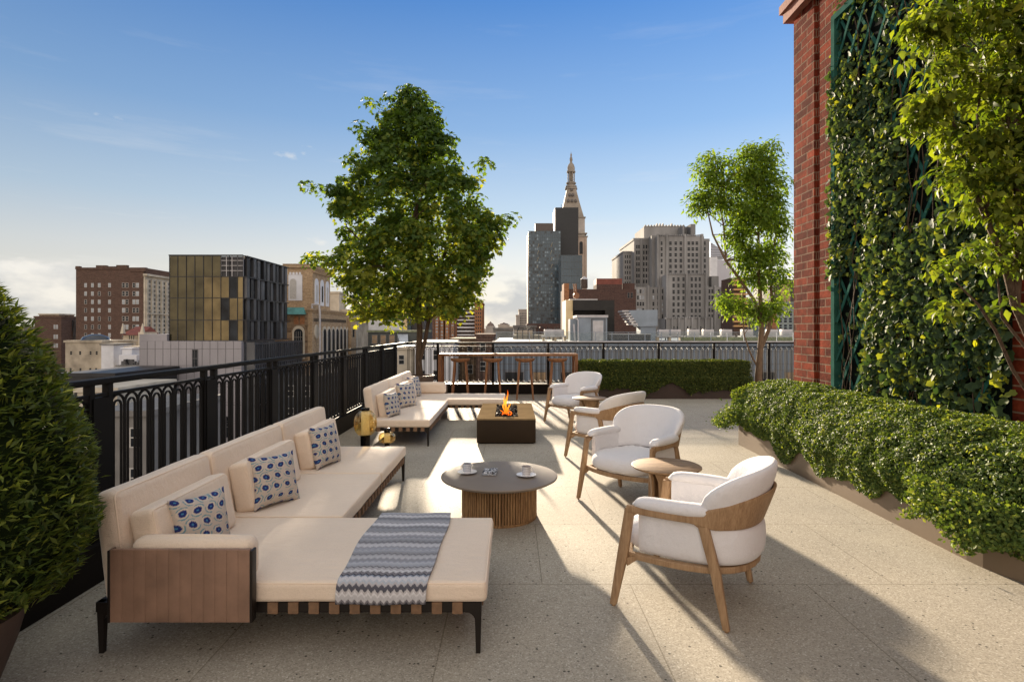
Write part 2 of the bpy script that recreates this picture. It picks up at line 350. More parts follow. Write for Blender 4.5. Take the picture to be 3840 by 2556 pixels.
    def build(s, name, mats, parent=None, fix=True, sharp=None):
        me = bpy.data.meshes.new(name)
        V = np.concatenate(s.v) - s.org
        me.from_pydata(V.tolist(), [], s.f)
        if not isinstance(mats, (list, tuple)): mats = [mats]
        for m in mats: me.materials.append(m)
        me.polygons.foreach_set('material_index', s.mi); me.polygons.foreach_set('use_smooth', s.sm)
        me.update()
        if fix:
            import bmesh
            bm = bmesh.new(); bm.from_mesh(me); bmesh.ops.recalc_face_normals(bm, faces=bm.faces); bm.to_mesh(me); bm.free()
        if any(s.sm): me.set_sharp_from_angle(angle=R(sharp or 42))
        return link(name, me, parent)
def rbox(hx, hy, hz, r, kc=4, kf=6, puff=0.0, puffax=2):
    """rounded box surface, flat parts split so they can be puffed; returns verts, faces"""
    def coords(h):
        a = [-h]; t = [(-h + r - r * math.cos(math.pi / 2 * (i / kc))) for i in range(1, kc)]
        inn = list(np.linspace(-h + r, h - r, kf + 1))
        return [-h] + t[:0] + inn + [h]
    xs = {}
    V = {}; verts = []; faces = []
    H = np.array([hx, hy, hz])
    def lin(h):
        # parameter runs over the cube face; corner part gets kc steps on the arc
        e = [(-1, i / kc) for i in range(kc)]; f = [(0, j / kf) for j in range(kf + 1)]; g = [(1, i / kc) for i in range(1, kc + 1)]
        return e + f + g
    def place(h, q):
        s_, t = q
        if s_ == 0: return (-h + r) + t * (2 * h - 2 * r), 0.0
        if s_ == -1: return -h + r, -math.tan((1 - t) * math.pi / 4)
        return h - r, math.tan(t * math.pi / 4)
    key = {}
    def vert(base, off):
        o = np.array(off, float); o = o / max(np.linalg.norm(o), 1e-9)
        p = np.array(base) + o * r
        if puff:
            f = 1.0
            for a in range(3):
                if a != puffax: f *= max(0.0, 1 - abs(base[a] / max(H[a] - r, 1e-6)) ** 2.4)
            p = p.copy(); p[puffax] += math.copysign(puff * f, o[puffax]) if abs(o[puffax]) > 0.5 else 0
        kk = tuple(np.round(p, 6))
        if kk not in key: key[kk] = len(verts); verts.append(p)
        return key[kk]
    for ax in range(3):
        u, w = (ax + 1) % 3, (ax + 2) % 3
        for sg in (-1, 1):
            U = lin(H[u]); W = lin(H[w]); g = []
            for a in U:
                row = []
                for b in W:
                    base = [0, 0, 0]; off = [0, 0, 0]
                    base[ax] = sg * (H[ax] - r); off[ax] = sg
                    base[u], off[u] = place(H[u], a); base[w], off[w] = place(H[w], b)
                    row.append(vert(base, off))
                g.append(row)
            for i in range(len(U) - 1):
                for j in range(len(W) - 1):
                    q = [g[i][j], g[i + 1][j], g[i + 1][j + 1], g[i][j + 1]]
                    qq = []
                    for t in q:
                        if t not in qq: qq.append(t)
                    if len(qq) > 2: faces.append(qq if sg > 0 else qq[::-1])
    return np.array(verts), faces
def rotm(ax, a):
    c, s_ = math.cos(a), math.sin(a)
    return np.array({'x': [[1, 0, 0], [0, c, -s_], [0, s_, c]], 'y': [[c, 0, s_], [0, 1, 0], [-s_, 0, c]], 'z': [[c, -s_, 0], [s_, c, 0], [0, 0, 1]]}[ax])
def cushion(name, size, center, mat, parent, r=0.04, puff=0.02, ax=2, rot=None, wob=0.004, pipe=None, org=(0, 0, 0)):
    V, Fc = rbox(size[0] / 2, size[1] / 2, size[2] / 2, r, 4, 10, puff, ax)
    seed = random.random() * 50
    for i in range(len(V)):
        p = Vector(V[i]) * 4.0 + Vector((seed, 0, 0)); d = mn.noise(p) * wob + mn.noise(p * 3.1) * wob * 0.35
        n = V[i] / (np.linalg.norm(V[i]) + 1e-9); V[i] = V[i] + n * d
    RM = rot if rot is not None else np.eye(3)
    c = np.array(center)
    mb = MB(org); mb.add(V @ RM.T + c, Fc, 0, True); o = mb.build(name, mat, parent, sharp=80)
    if pipe:
        mb = MB(org)
        for sg in pipe:
            u, w = [a for a in range(3) if a != ax]
            h = np.array(size) / 2; pts = []
            rr = r * 0.9; q = r * 0.29
            for (su, sw, a0) in ((1, 1, 0), (-1, 1, 90), (-1, -1, 180), (1, -1, 270)):
                for t in range(0, 91, 18):
                    p = [0, 0, 0]; an = R(a0 + t)
                    p[u] = su * (h[u] - rr) + (rr - q) * math.cos(an) if True else 0
                    p[w] = sw * (h[w] - rr) + (rr - q) * math.sin(an)
                    p[ax] = sg * (h[ax] - q)
                    pts.append(np.array(p) @ RM.T + c)
            # densify the straights
            mb.tube(pts, 0.0042, 6, closed=True)
        mb.build('piping', beige_pipe if mat is beige else mat, o)
    return o

# ------------------------------------------------------------------ foliage helpers
def leafmesh(name, pos, nrm, size, tmpl, tfaces, mat, parent=None, tone=None, roll=None, tip=None, org=(0, 0, 0), core=None, core_mat=None):
    """pos (n,3), nrm (n,3) leaf normals, tip (n,3) wanted tip direction; tmpl (k,3): x across, y along the leaf, z out"""
    n = len(pos); k = len(tmpl)
    nrm = nrm / (np.linalg.norm(nrm, axis=1, keepdims=True) + 1e-9)
    if tip is None: tip = rng.normal(size=(n, 3))
    t = tip - nrm * (tip * nrm).sum(1, keepdims=True); t /= (np.linalg.norm(t, axis=1, keepdims=True) + 1e-9)
    b = np.cross(t, nrm)
    size = np.asarray(size).reshape(-1, 1, 1) * np.ones((n, 1, 1))
    T = tmpl[None]
    V = pos[:, None, :] + size * (b[:, None] * T[..., 0:1] + t[:, None] * T[..., 1:2] + nrm[:, None] * T[..., 2:3])
    V = V.reshape(-1, 3) - np.array(org)
    nf = len(tfaces); fl = len(tfaces[0])
    idx = (np.array(tfaces)[None] + (np.arange(n) * k)[:, None, None]).reshape(-1)
    me = bpy.data.meshes.new(name)
    me.vertices.add(n * k); me.vertices.foreach_set('co', V.astype(np.float32).ravel())
    me.loops.add(len(idx)); me.loops.foreach_set('vertex_index', idx.astype(np.int32))
    me.polygons.add(n * nf); me.polygons.foreach_set('loop_start', np.arange(n * nf, dtype=np.int32) * fl)
    me.update(calc_edges=True); me.validate()
    a = me.attributes.new('tone', 'FLOAT', 'FACE')
    if tone is None: tone = rng.random(n)
    a.data.foreach_set('value', np.repeat(np.clip(tone, 0, 1), nf).astype(np.float32))
    me.materials.append(mat)
    return link(name, me, parent)
# simple lanceolate / oval leaf: two folded halves, four triangles
def oval(w=0.5, fold=0.12, droop=0.15):
    return np.array([(0, -0.5, 0), (-w / 2, -0.05, fold), (0, 0.0, 0), (w / 2, -0.05, fold), (0, 0.5, -droop)]), [(0, 2, 1), (0, 3, 2), (2, 4, 1), (2, 3, 4)]
def maple():
    pts = [(0, -0.5), (0.13, -0.36), (0.42, -0.38), (0.32, -0.16), (0.52, 0.12), (0.22, 0.10), (0.17, 0.24), (0.0, 0.56), (-0.17, 0.24), (-0.22, 0.10), (-0.52, 0.12), (-0.32, -0.16), (-0.42, -0.38), (-0.13, -0.36)]
    c = (0, -0.08, -0.05)
    V = [c] + [(x, y, 0.10 * abs(x) - 0.20 * max(0, y) ** 1.5 + 0.02) for x, y in pts]
    n = len(pts); return np.array(V), [(0, 1 + i, 1 + (i + 1) % n) for i in range(n)]
def ivyleaf():
    pts = [(0, -0.42), (0.25, -0.46), (0.44, -0.18), (0.28, 0.0), (0.30, 0.22), (0, 0.52), (-0.30, 0.22), (-0.28, 0.0), (-0.44, -0.18), (-0.25, -0.46)]
    V = [(0, -0.1, -0.06)] + [(x, y, 0.12 * abs(x) - 0.08 * max(0, y)) for x, y in pts]
    n = len(pts); return np.array(V), [(0, 1 + i, 1 + (i + 1) % n) for i in range(n)]
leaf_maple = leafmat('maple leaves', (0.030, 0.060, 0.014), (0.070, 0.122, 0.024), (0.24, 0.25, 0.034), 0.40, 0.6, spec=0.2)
leaf_elm = leafmat('light green leaves', (0.05, 0.10, 0.015), (0.105, 0.17, 0.022), (0.20, 0.26, 0.035), 0.5, 0.6, tcol=(1.9, 1.8, 0.7), spec=0.2)
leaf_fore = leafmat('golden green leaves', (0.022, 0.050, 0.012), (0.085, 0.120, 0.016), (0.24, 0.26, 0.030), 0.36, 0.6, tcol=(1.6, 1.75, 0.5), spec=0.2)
leaf_ivy = leafmat('ivy leaves', (0.022, 0.048, 0.022), (0.068, 0.105, 0.040), (0.28, 0.31, 0.03), 0.28, 0.65, spec=0.2)
leaf_box = leafmat('small glossy hedge leaves', (0.030, 0.060, 0.014), (0.085, 0.135, 0.026), (0.26, 0.30, 0.07), 0.25, 0.6, spec=0.22)
leaf_hedge = leafmat('clipped hedge leaves', (0.022, 0.036, 0.008), (0.05, 0.072, 0.014), (0.14, 0.15, 0.03), 0.3, 0.6, spec=0.2)
leaf_bush = leafmat('lance shaped bush leaves', (0.022, 0.046, 0.010), (0.085, 0.125, 0.025), (0.32, 0.36, 0.065), 0.28, 0.5, spec=0.35)
core_dark = M('dark core', (0.014, 0.024, 0.009), 0.95, 0, 0.4, 12, spec=0.05)  # for dark solid cores added inside the leaves to block light

def limb(mb, a, b, ra, rb, bend=0.12, seg=6, k=7):
    a = Vector(a); b = Vector(b); L = (b - a).length; off = Vector((random.uniform(-1, 1), random.uniform(-1, 1), random.uniform(0.0, 0.8))) * bend * L
    pts = []; rr = []
    for i in range(seg + 1):
        t = i / seg; pts.append(a.lerp(b, t) + off * math.sin(math.pi * t) + Vector((mn.noise(Vector((t * 5, L, a.x))), mn.noise(Vector((t * 5, a.y, L))), 0)) * 0.03 * L)
        rr.append(ra + (rb - ra) * t)
    pts[0] = a; mb.tube(pts, rr, k); return pts

# ------------------------------------------------------------------ the setting
def plate(name, x0, x1, y0, y1, z0, z1, mat):
    mb = MB(); mb.box(x0, x1, y0, y1, z0, z1); return tag(mb.build(name, mat), kind='structure')
XL, YF = -2.66, 14.15            # railing lines
plate('terrace_floor', -2.75, 9.5, -4.0, 14.3, -0.35, 0.0, floor_mat)
asphalt = M('city ground', (0.075, 0.072, 0.068), 0.9, 0, 0.35, 0.02, src='Object')
g = MB(); g.add([(-3000, -300, -42), (3000, -300, -42), (3000, 4500, -42), (-3000, 4500, -42)], [(0, 1, 2, 3)])
tag(g.build('city_ground', asphalt), kind='structure')
# kerbs under the railings
k = thing('kerb', 'low dark metal kerb under the long left railing', 'kerb', (-2.66, 5, 0))
mb = MB((-2.66, 5, 0)); mb.box(-2.75, -2.60, -4, 14.06, 0.004, 0.235); mb.build('kerb_face', kerb_dark, k)
mb = MB((-2.66, 5, 0)); mb.box(-2.76, -2.59, -4, 14.05, 0.236, 0.250); mb.build('kerb_cap', kerb_dark, k)
k = thing('kerb', 'dark metal kerb with pale cap under the far railing behind the stools', 'kerb', (3, 14.15, 0))
mb = MB((3, 14.15, 0)); mb.box(-2.75, 9.4, 14.06, 14.28, 0.004, 0.235); mb.build('kerb_face', kerb_dark, k)
mb = MB((3, 14.15, 0)); mb.box(-2.76, 9.4, 14.05, 14.29, 0.236, 0.256); mb.build('kerb_cap', kerb_cap, k)

# ------------------------------------------------------------------ railings
def arch_panel(length, n, z0=0.30, z1=1.165, r=0.0092):
    """u along x from 0 to length; nested arches mirrored at the foot"""
    mb = MB(); p = length / n
    def loop(c, w):
        top = z1 - (p / 2 - w) * 1.2; bot = z0 + (p / 2 - w) * 1.2; pts = []
        for i in range(9):
            a = math.pi * i / 8; pts.append((c - w * math.cos(a), 0, top - w + w * math.sin(a)))
        for i in range(9):
            a = math.pi * i / 8; pts.append((c + w * math.cos(a), 0, bot + w - w * math.sin(a)))
        return pts
    for i in range(n):
        c = p * (i + .5)
        mb.tube(loop(c, p / 2 - 0.002), r, 4, ang0=math.pi / 4, smooth=False, closed=True)
        mb.tube(loop(c, p / 2 * 0.52), r * 0.9, 4, ang0=math.pi / 4, smooth=False, closed=True)
    o = mb.build('arch_panel', black_metal); me = o.data; bpy.data.objects.remove(o); return me
def railing(label, org, rz, length, posts, pm, w, rails_h=(1.235, 1.285)):
    t = thing('railing', label, 'railing', org, rz)
    L = length
    mb = MB(); mb.box(0, L, -0.032, 0.032, 1.245, 1.285, bev=0.008); mb.build('top_rail', black_metal, t)
    mb = MB(); mb.box(0, L, -0.018, 0.018, 1.167, 1.187); mb.build('upper_rail', black_metal, t)
    mb = MB(); mb.box(0, L, -0.02, 0.02, 0.272, 0.298); mb.build('bottom_rail', black_metal, t)
    pmesh = None
    for x in posts:
        if pmesh is None:
            mb = MB()
            if w > 0.1:
                mb.box(-w / 2, w / 2, -0.03, 0.03, 0.25, 1.160)
                for s_ in (-1, 1): mb.box(s_ * (w / 2 + .0) - 0.022, s_ * (w / 2) + 0.022, -0.022, 0.022, 0.25, 1.246)
            else:
                mb.box(-w / 2, w / 2, -0.03, 0.03, 0.256, 1.246)
                for s_ in (-1, 1): mb.box(s_ * 0.1 - 0.006, s_ * 0.1 + 0.006, -0.008, 0.008, 1.186, 1.246)
            o = mb.build('post', black_metal, t); pmesh = o.data; o.location = (x, 0, 0)
        else: link('post', pmesh, t, (x, 0, 0))
    for i in range(len(posts) - 1):
        link('arch_panel', pm, t, (posts[i] + w / 2 + (0.022 if w > .1 else 0), 0, 0))
    return t
pitch = 1.335; w = 0.165
posts = [3.665 + pitch * i for i in range(-4, 8)]
pm_l = arch_panel(pitch - w - 0.044, 8)
railing('long black metal railing of nested arches along the left edge behind both sofas', (XL, -1.68, 0), math.pi / 2, 15.8, [p + 1.68 for p in posts], pm_l, w)
posts2 = [-0.46 + 1.373 * i for i in range(-1, 8)]
pm_f = arch_panel(1.373 - 0.055, 10)
t = railing('black arched metal railing across the far edge behind the bar stools', (-2.62, YF, 0), 0, 12.0, [p + 2.62 for p in posts2], pm_f, 0.055)
pm_c = arch_panel(0.70, 5); link('arch_panel', pm_c, t, (0.04, 0, 0))

# ------------------------------------------------------------------ sofas
def make_sofa(y0, sg, label):
    t = thing('corner_sofa', label, 'sofa', (-1.1, y0, 0)); ORG = (-1.1, y0, 0)
    Y = lambda a: y0 + sg * a
    def bx(mb, x0, x1, a0, a1, z0, z1, bev=0.0): ya, yb = sorted((Y(a0), Y(a1))); mb.box(x0, x1, ya, yb, z0, z1, bev=bev)
    # frame beams
    mb = MB(ORG)
    for (x0, x1, a0, a1) in ((-2.02, -0.15, 0.02, 0.05), (-2.02, -0.15, 0.91, 0.94), (-0.18, -0.15, 0.05, 0.91), (-2.05, -2.02, 0.02, 3.25), (-1.16, -1.13, 0.94, 3.25), (-2.02, -1.16, 3.22, 3.25)):
        bx(mb, x0, x1, a0, a1, 0.207, 0.256)
    mb.build('frame', frame_dark, t)
    # straps woven round the frame
    mb = MB(ORG)
    x = -1.20
    while x < -0.22: bx(mb, x, x + 0.05, 0.012, 0.945, 0.203, 0.259); x += 0.101
    a = 0.10
    while a < 0.88: bx(mb, -2.0, -0.143, a, a + 0.05, 0.203, 0.2593); a += 0.101
    a = 1.0
    while a < 3.18: bx(mb, -2.0, -1.122, a, a + 0.05, 0.2025, 0.2588); a += 0.101
    x = -1.95
    while x < -1.18: bx(mb, x, x + 0.05, 3.0, 3.256, 0.204, 0.2596); x += 0.101
    mb.build('webbing', webbing, t)
    # legs with a curved bracket
    for (x, a, sx, sa) in ((-2.03, 0.04, 1, 1), (-0.165, 0.04, -1, 1), (-0.165, 0.925, -1, -1), (-2.03, 3.235, 1, -1), (-1.145, 3.235, -1, -1)):
        mb = MB(ORG)
        mb.bar((x, Y(a), 0.0), (x, Y(a), 0.256), 0.022, 0.022, 0.036, 0.036, up=(0, 1, 0))
        for ang in range(2):
            pts = []
            for i in range(6):
                th = math.pi / 2 * i / 5; d = 0.055 * (1 - math.sin(th)) ; h = 0.055 * (1 - math.cos(th))
                pts.append((d, 0.206 - h))
            rings = []
            for d, z in pts:
                e = 0.012
                if ang == 0: rings.append([(x, Y(a) - e, z), (x, Y(a) + e, z), (x + sx * (d + 0.012), Y(a) + e, z), (x + sx * (d + 0.012), Y(a) - e, z)])
                else: rings.append([(x - e, Y(a), z), (x + e, Y(a), z), (x + e, Y(a) + sg * sa * (d + .012), z), (x - e, Y(a) + sg * sa * (d + .012), z)])
            mb.rings(rings, smooth=False)
        mb.build('leg', frame_dark, t)
    # seat cushions
    zc, hh = 0.3105, 0.104
    cushion('seat_cushion', (1.80, 0.975, hh), (-1.02, Y(0.49), zc), beige, t, 0.028, 0.010, 2, pipe=(1,), org=ORG)
    cushion('seat_cushion', (0.83, 1.135, hh), (-1.535, Y(1.555), zc), beige, t, 0.028, 0.012, 2, pipe=(1,), org=ORG)
    cushion('seat_cushion', (0.83, 1.135, hh), (-1.535, Y(2.70), zc), beige, t, 0.028, 0.012, 2, pipe=(1,), org=ORG)
    # tall back cushions, leaning out
    lean = rotm('y', R(-7) )
    for a0, a1 in ((0.0, 0.90), (0.90, 2.05), (2.05, 3.18)):
        cushion('back_cushion', (0.125, (a1 - a0) * 0.992, 0.555), (-1.975, Y((a0 + a1) / 2), 0.525), beige, t, 0.05, 0.018, 0, rot=lean, pipe=(1,), org=ORG)
    # loose lumbar cushions in front of them
    lean2 = rotm('y', R(-11))
    for a0, a1 in ((0.06, 0.82), (1.06, 1.92), (2.22, 3.02)):
        cushion('lumbar_cushion', (0.14, (a1 - a0), 0.34), (-1.83, Y((a0 + a1) / 2), 0.525), beige, t, 0.035, 0.02, 0, rot=lean2, pipe=(1,), org=ORG)
    # arm: leather panel of stitched strips with dark edge trims, soft roll inside
    mb = MB(ORG); n = 12; x0, x1 = -1.925, -1.255; wd = (x1 - x0) / n
    for i in range(n): bx(mb, x0 + wd * i + 0.0002, x0 + wd * (i + 1) - 0.0002, -0.058, -0.036, 0.197, 0.545, bev=0.0016)
    mb.build('arm_panel', leather, t)
    for xx in (x0 - 0.012, x1): mb = MB(ORG); bx(mb, xx, xx + 0.013, -0.062, -0.012, 0.195, 0.542, bev=0.004); mb.build('edge_trim', frame_dark, t)
    cushion('arm_cushion', (0.60, 0.13, 0.215), (-1.565, Y(0.038), 0.472), beige, t, 0.055, 0.008, 2, org=ORG)
    return t
make_sofa(2.785, 1, 'beige corner sofa nearest the camera, with a blue striped throw on its chaise')
make_sofa(11.05, -1, 'beige corner sofa farther away beside the fire pit, its chaise along the bar')

# patterned pillows: shape and print computed on a fine grid
def pillow_mesh(seed=0, n=84, s=0.42, th=0.085):
    u = np.linspace(-1, 1, n); U, V = np.meshgrid(u, u, indexing='ij')
    pinch = 1 - 0.13 * (1 - V ** 2) * np.abs(U) ** 3; pinch2 = 1 - 0.13 * (1 - U ** 2) * np.abs(V) ** 3; 
    X = U * pinch * s / 2; Z = V * pinch2 * s / 2
    prof = np.clip((1 - np.abs(U) ** 2.6) * (1 - np.abs(V) ** 2.6), 0, 1) ** 0.55
    rs = np.random.default_rng(seed); wr = 0.004 * np.sin(7 * U + 3 * V + rs.random() * 6) * np.sin(5 * V - U * 2 + rs.random() * 6) * prof
    Y = th * prof + wr
    def pattern(U, V):
        # staggered rows of blue medallions inside pale rings and teal waves
        cx, cy = 0.45, 0.38
        row = np.floor((V + 5) / cy); fx = (U + 5.0 + (row % 2) * cx / 2 + 0.09 * np.sin(V * 5)) / cx; ix = np.floor(fx)
        dx = (fx - ix - .5) * cx; dy = (V + 5) - (row + .5) * cy
        jit = 0.85 + 0.3 * np.abs(np.sin(ix * 12.9 + row * 78.2)); d = np.sqrt((dx / 0.108) ** 2 + (dy / 0.092) ** 2) / jit
        C = np.empty(U.shape + (3,)); C[:] = (0.52, 0.45, 0.385)
        nz = 0.5 + 0.5 * np.sin(U * 91) * np.sin(V * 87)
        w1 = (d > 1.5) & (d < 1.82) & (np.sin(np.arctan2(dy, dx) * 2 + row + ix) > -0.35); C[w1] = (0.16, 0.29, 0.33)
        w2 = (d > 1.22) & (d < 1.42) ; C[w2] = (0.62, 0.54, 0.45)
        C[d < 1.0] = (0.014, 0.024, 0.13); m = (d < 1.0) & (nz > 0.62); C[m] = (0.03, 0.05, 0.20)
        C[d < 0.30] = (0.06, 0.20, 0.36)
        return C * (0.94 + 0.1 * nz[..., None])
    C = pattern(U, V)
    V1 = np.stack([X, -Y, Z], -1).reshape(-1, 3); V2 = np.stack([X, Y, Z], -1).reshape(-1, 3)
    idx = np.arange(n * n).reshape(n, n); q = np.stack([idx[:-1, :-1], idx[1:, :-1], idx[1:, 1:], idx[:-1, 1:]], -1).reshape(-1, 4)
    edge = np.zeros((n, n), bool); edge[0] = edge[-1] = True; edge[:, 0] = edge[:, -1] = True
    remap = np.arange(n * n) + n * n; remap[edge.ravel()] = np.arange(n * n)[edge.ravel()]
    me = bpy.data.meshes.new('scatter_pillow'); me.from_pydata(np.concatenate([V1, V2]).tolist(), [], q.tolist() + remap[q][:, ::-1].tolist())
    a = me.color_attributes.new('pattern', 'FLOAT_COLOR', 'POINT'); CC = np.concatenate([C.reshape(-1, 3)] * 2); CC = np.concatenate([CC, np.ones((len(CC), 1))], 1)
    a.data.foreach_set('color', CC.astype(np.float32).ravel()); me.materials.append(pattern_cloth); me.polygons.foreach_set('use_smooth', [True] * len(me.polygons))
    return me
grp = 'blue dotted scatter pillows on the sofas'
PM = [pillow_mesh(i) for i in range(3)]
# (x, y, z, yaw, tilt, scale)
for i, (x, y, z, yaw, tilt, sc_, lab) in enumerate((
    (-1.69, 3.10, 0.535, 68, -14, 0.84, 'blue dotted pillow nearest the leather arm of the front sofa'),
    (-1.68, 4.03, 0.540, 57, -17, 0.88, 'blue dotted pillow in the middle seat of the front sofa'),
    (-1.695, 5.18, 0.545, 74, -14, 0.91, 'blue dotted pillow on the farthest seat of the front sofa'),
    (-1.70, 8.10, 0.535, 72, -13, 0.84, 'blue dotted pillow on the back sofa, the one nearest the amber lanterns'),
    (-1.685, 9.12, 0.550, 58, -14, 0.97, 'blue dotted pillow in the middle of the back sofa'),
    (-1.79, 10.45, 0.545, 66, -12, 0.92, 'blue dotted pillow in the far corner of the back sofa, by its arm'))):
    o = link('scatter_pillow', PM[i % 3], None, (x, y, z), (R(tilt), R(2), R(yaw))); o.scale = (sc_,) * 3; tag(o, lab, 'pillow', grp)

# the throw
def make_throw():
    X0, X1 = -0.865, -0.405; nx, ny = 150, 260
    path = []                                           # from the back edge over the top, down the front
    for y in np.linspace(3.80, 2.83, 40): path.append((y, 0.377 + 0.007 * math.sin(math.pi * (y - 2.83) / 0.97)))
    for a in np.linspace(0, 90, 9)[1:]: path.append((2.83 - 0.062 * math.sin(R(a)), 0.315 + 0.062 * math.cos(R(a))))
    for z in np.linspace(0.31, 0.262, 6): path.append((2.768, z))
    path = np.array(path); seg = np.r_[0, np.cumsum(np.linalg.norm(np.diff(path, axis=0), axis=1))]
    tt = np.linspace(0, seg[-1], ny); Yp = np.interp(tt, seg, path[:, 0]); Zp = np.interp(tt, seg, path[:, 1])
    U = np.linspace(0, 1, nx); S, UU = np.meshgrid(tt, U, indexing='ij')
    Y = np.repeat(Yp[:, None], nx, 1); Z = np.repeat(Zp[:, None], nx, 1)
    X = X0 + (X1 - X0) * UU + 0.006 * np.sin(S * 9) ; X = X + (UU - 0.5) * 0.02 * np.sin(S * 4)
    Z = Z + 0.0025 * np.sin(UU * 9 + S * 6)
    zz = np.abs(((UU * 14) % 1) - 0.5) * 2                # zigzag
    ph = (S + 0.017 * zz) / 0.0125; band = np.floor(ph).astype(int)
    cols = np.array([(0.36, 0.36, 0.38), (0.07, 0.07, 0.085), (0.50, 0.49, 0.50), (0.15, 0.17, 0.21), (0.30, 0.29, 0.30), (0.62, 0.61, 0.62), (0.05, 0.05, 0.06), (0.27, 0.30, 0.34), (0.44, 0.42, 0.42), (0.17, 0.16, 0.17)])
    C = 1.22 * cols[(band * 7 + (band // 4) * 3) % 10] * (0.9 + 0.2 * rng.random(S.shape + (1,)))
    lo = np.repeat((0.5 + 0.5 * np.sin(S / 0.19 * 6.28))[..., None], 3, 2); C = C * (0.8 + 0.35 * lo); soft = np.clip((0.93 - S) / 0.08, 0, 1)[..., None] * 0.62; mean_ = np.array([0.33, 0.335, 0.36]) * (0.72 + 0.5 * lo); C = C * (1 - soft) + mean_ * soft
    top = np.stack([X, Y, Z], -1)
    nrm = np.cross(np.gradient(top, axis=1), np.gradient(top, axis=0)); nrm /= np.linalg.norm(nrm, axis=-1, keepdims=True) + 1e-9
    if nrm[5, 5, 2] < 0: nrm = -nrm
    bot = top - nrm * 0.009
    n = nx * ny; idx = np.arange(n).reshape(ny, nx); q = np.stack([idx[:-1, :-1], idx[1:, :-1], idx[1:, 1:], idx[:-1, 1:]], -1).reshape(-1, 4)
    F2 = (q + n)[:, ::-1].tolist(); rim = []
    e = list(idx[0, :]) + list(idx[1:, -1]) + list(idx[-1, ::-1][1:]) + list(idx[::-1, 0][1:-1])
    for i in range(len(e)): a, b = e[i], e[(i + 1) % len(e)]; rim.append((a, b, b + n, a + n))
    me = bpy.data.meshes.new('throw_blanket'); me.from_pydata(np.concatenate([top.reshape(-1, 3), bot.reshape(-1, 3)]).tolist(), [], q.tolist() + F2 + rim)
    a = me.color_attributes.new('pattern', 'FLOAT_COLOR', 'POINT'); CC = np.concatenate([C.reshape(-1, 3), C.reshape(-1, 3) * 0.8]); CC = np.concatenate([CC, np.ones((len(CC), 1))], 1)
    a.data.foreach_set('color', CC.astype(np.float32).ravel()); me.materials.append(pattern_cloth); me.polygons.foreach_set('use_smooth', [True] * len(me.polygons))
    tag(link('throw_blanket', me), 'blue, grey and white zigzag throw laid over the chaise of the front sofa', 'blanket')
make_throw()

# ------------------------------------------------------------------ coffee table and what stands on it
TX, TY, TR, TZ = -0.105, 4.90, 0.50, 0.354
t = thing('coffee_table', 'round coffee table with grey top and ribbed wooden drum base', 'table', (TX, TY, 0))
mb = MB(); mb.lathe([(0.0, 0.354), (0.488, 0.354), (0.497, 0.351), (0.5, 0.345), (0.497, 0.337), (0.47, 0.322), (0.42, 0.316), (0.0, 0.315)], k=96); mb.build('tabletop', grey_top, t)
mb = MB(); n = 84
prof = []
for j in range(n):
    for (da, rr) in ((0.0, 0.296), (0.16, 0.3185), (0.34, 0.322), (0.62, 0.322), (0.80, 0.3185), (0.96, 0.296)):
        a = 2 * math.pi * (j + da) / n; prof.append((rr * math.cos(a), rr * math.sin(a)))
mb.rings([[(x, y, z) for x, y in prof] for z in (0.020, 0.3145)], smooth=False); mb.build('ribbed_base', slat_wood, t)
mb = MB(); mb.lathe([(0.322, 0.0), (0.324, 0.004), (0.324, 0.0195), (0.0, 0.0198)], k=72); mb.build('base_ring', slat_wood, t)
def vpattern(o, fn):
    me = o.data; co = np.empty(len(me.vertices) * 3, np.float32); me.vertices.foreach_get('co', co); co = co.reshape(-1, 3)
    C = fn(co); C = np.concatenate([C, np.ones((len(C), 1))], 1)
    a = me.color_attributes.new('pattern', 'FLOAT_COLOR', 'POINT'); a.data.foreach_set('color', C.astype(np.float32).ravel())
def make_cup(label, x, y, ang, colr):
    c = thing('cup', label, 'cup', (x, y, TZ + 0.0125), R(ang), 'cups on the coffee table')
    mb = MB(); pr = [(0.0, 0.002), (0.031, 0.0), (0.034, 0.003)] + [(0.0345 + 0.003 * i / 14, 0.004 + 0.070 * i / 14) for i in range(15)] + [(0.0365, 0.0755), (0.0345, 0.073), (0.032, 0.008), (0.0, 0.006)]
    mb.lathe(pr, k=72); b = mb.build('bowl', pattern_china, c)
    def fn(co):
        an = np.arctan2(co[:, 1], co[:, 0]); rr = np.hypot(co[:, 0], co[:, 1])
        m = ((np.floor(an * 72 / (2 * np.pi) + 0.01) % 3 == 0) | (np.round(co[:, 2] / 0.005) % 3 == 0)) & (rr > 0.0335) & (co[:, 2] > 0.006)
        C = np.full((len(co), 3), 0.74); C[m] = colr; return C
    vpattern(b, fn)
    mb = MB(); mb.tube([(0.036 + 0.026 * math.sin(a), 0, 0.04 + 0.023 * math.cos(a)) for a in np.linspace(0.0, math.pi, 14)], 0.0035, 8); mb.build('handle', china, c)
    mb = MB(); mb.lathe([(0.0, 0.066), (0.0338, 0.0662)], k=40); mb.build('coffee', M('coffee', (0.10, 0.05, 0.025), 0.15), c)
    s = thing('saucer', label.replace('cup with', 'saucer under the cup with').replace('cup standing', 'saucer'), 'saucer', (x, y, TZ), 0, 'saucers on the coffee table')
    mb = MB(); mb.lathe([(0.0, 0.001), (0.030, 0.0008), (0.040, 0.004), (0.070, 0.0125), (0.083, 0.0165), (0.084, 0.018), (0.080, 0.0175), (0.045, 0.0112), (0.036, 0.0115), (0.0, 0.0115)], k=56)
    d = mb.build('saucer', china); d.location = (x, y, TZ); tag(d, s['label'], 'saucer', s['group']); bpy.data.objects.remove(s)
def floorpt(sx, sy, z=0.0):
    y = F * (EYE - z) / (sy - HYP); return ((sx - CXP) * y / F, y)
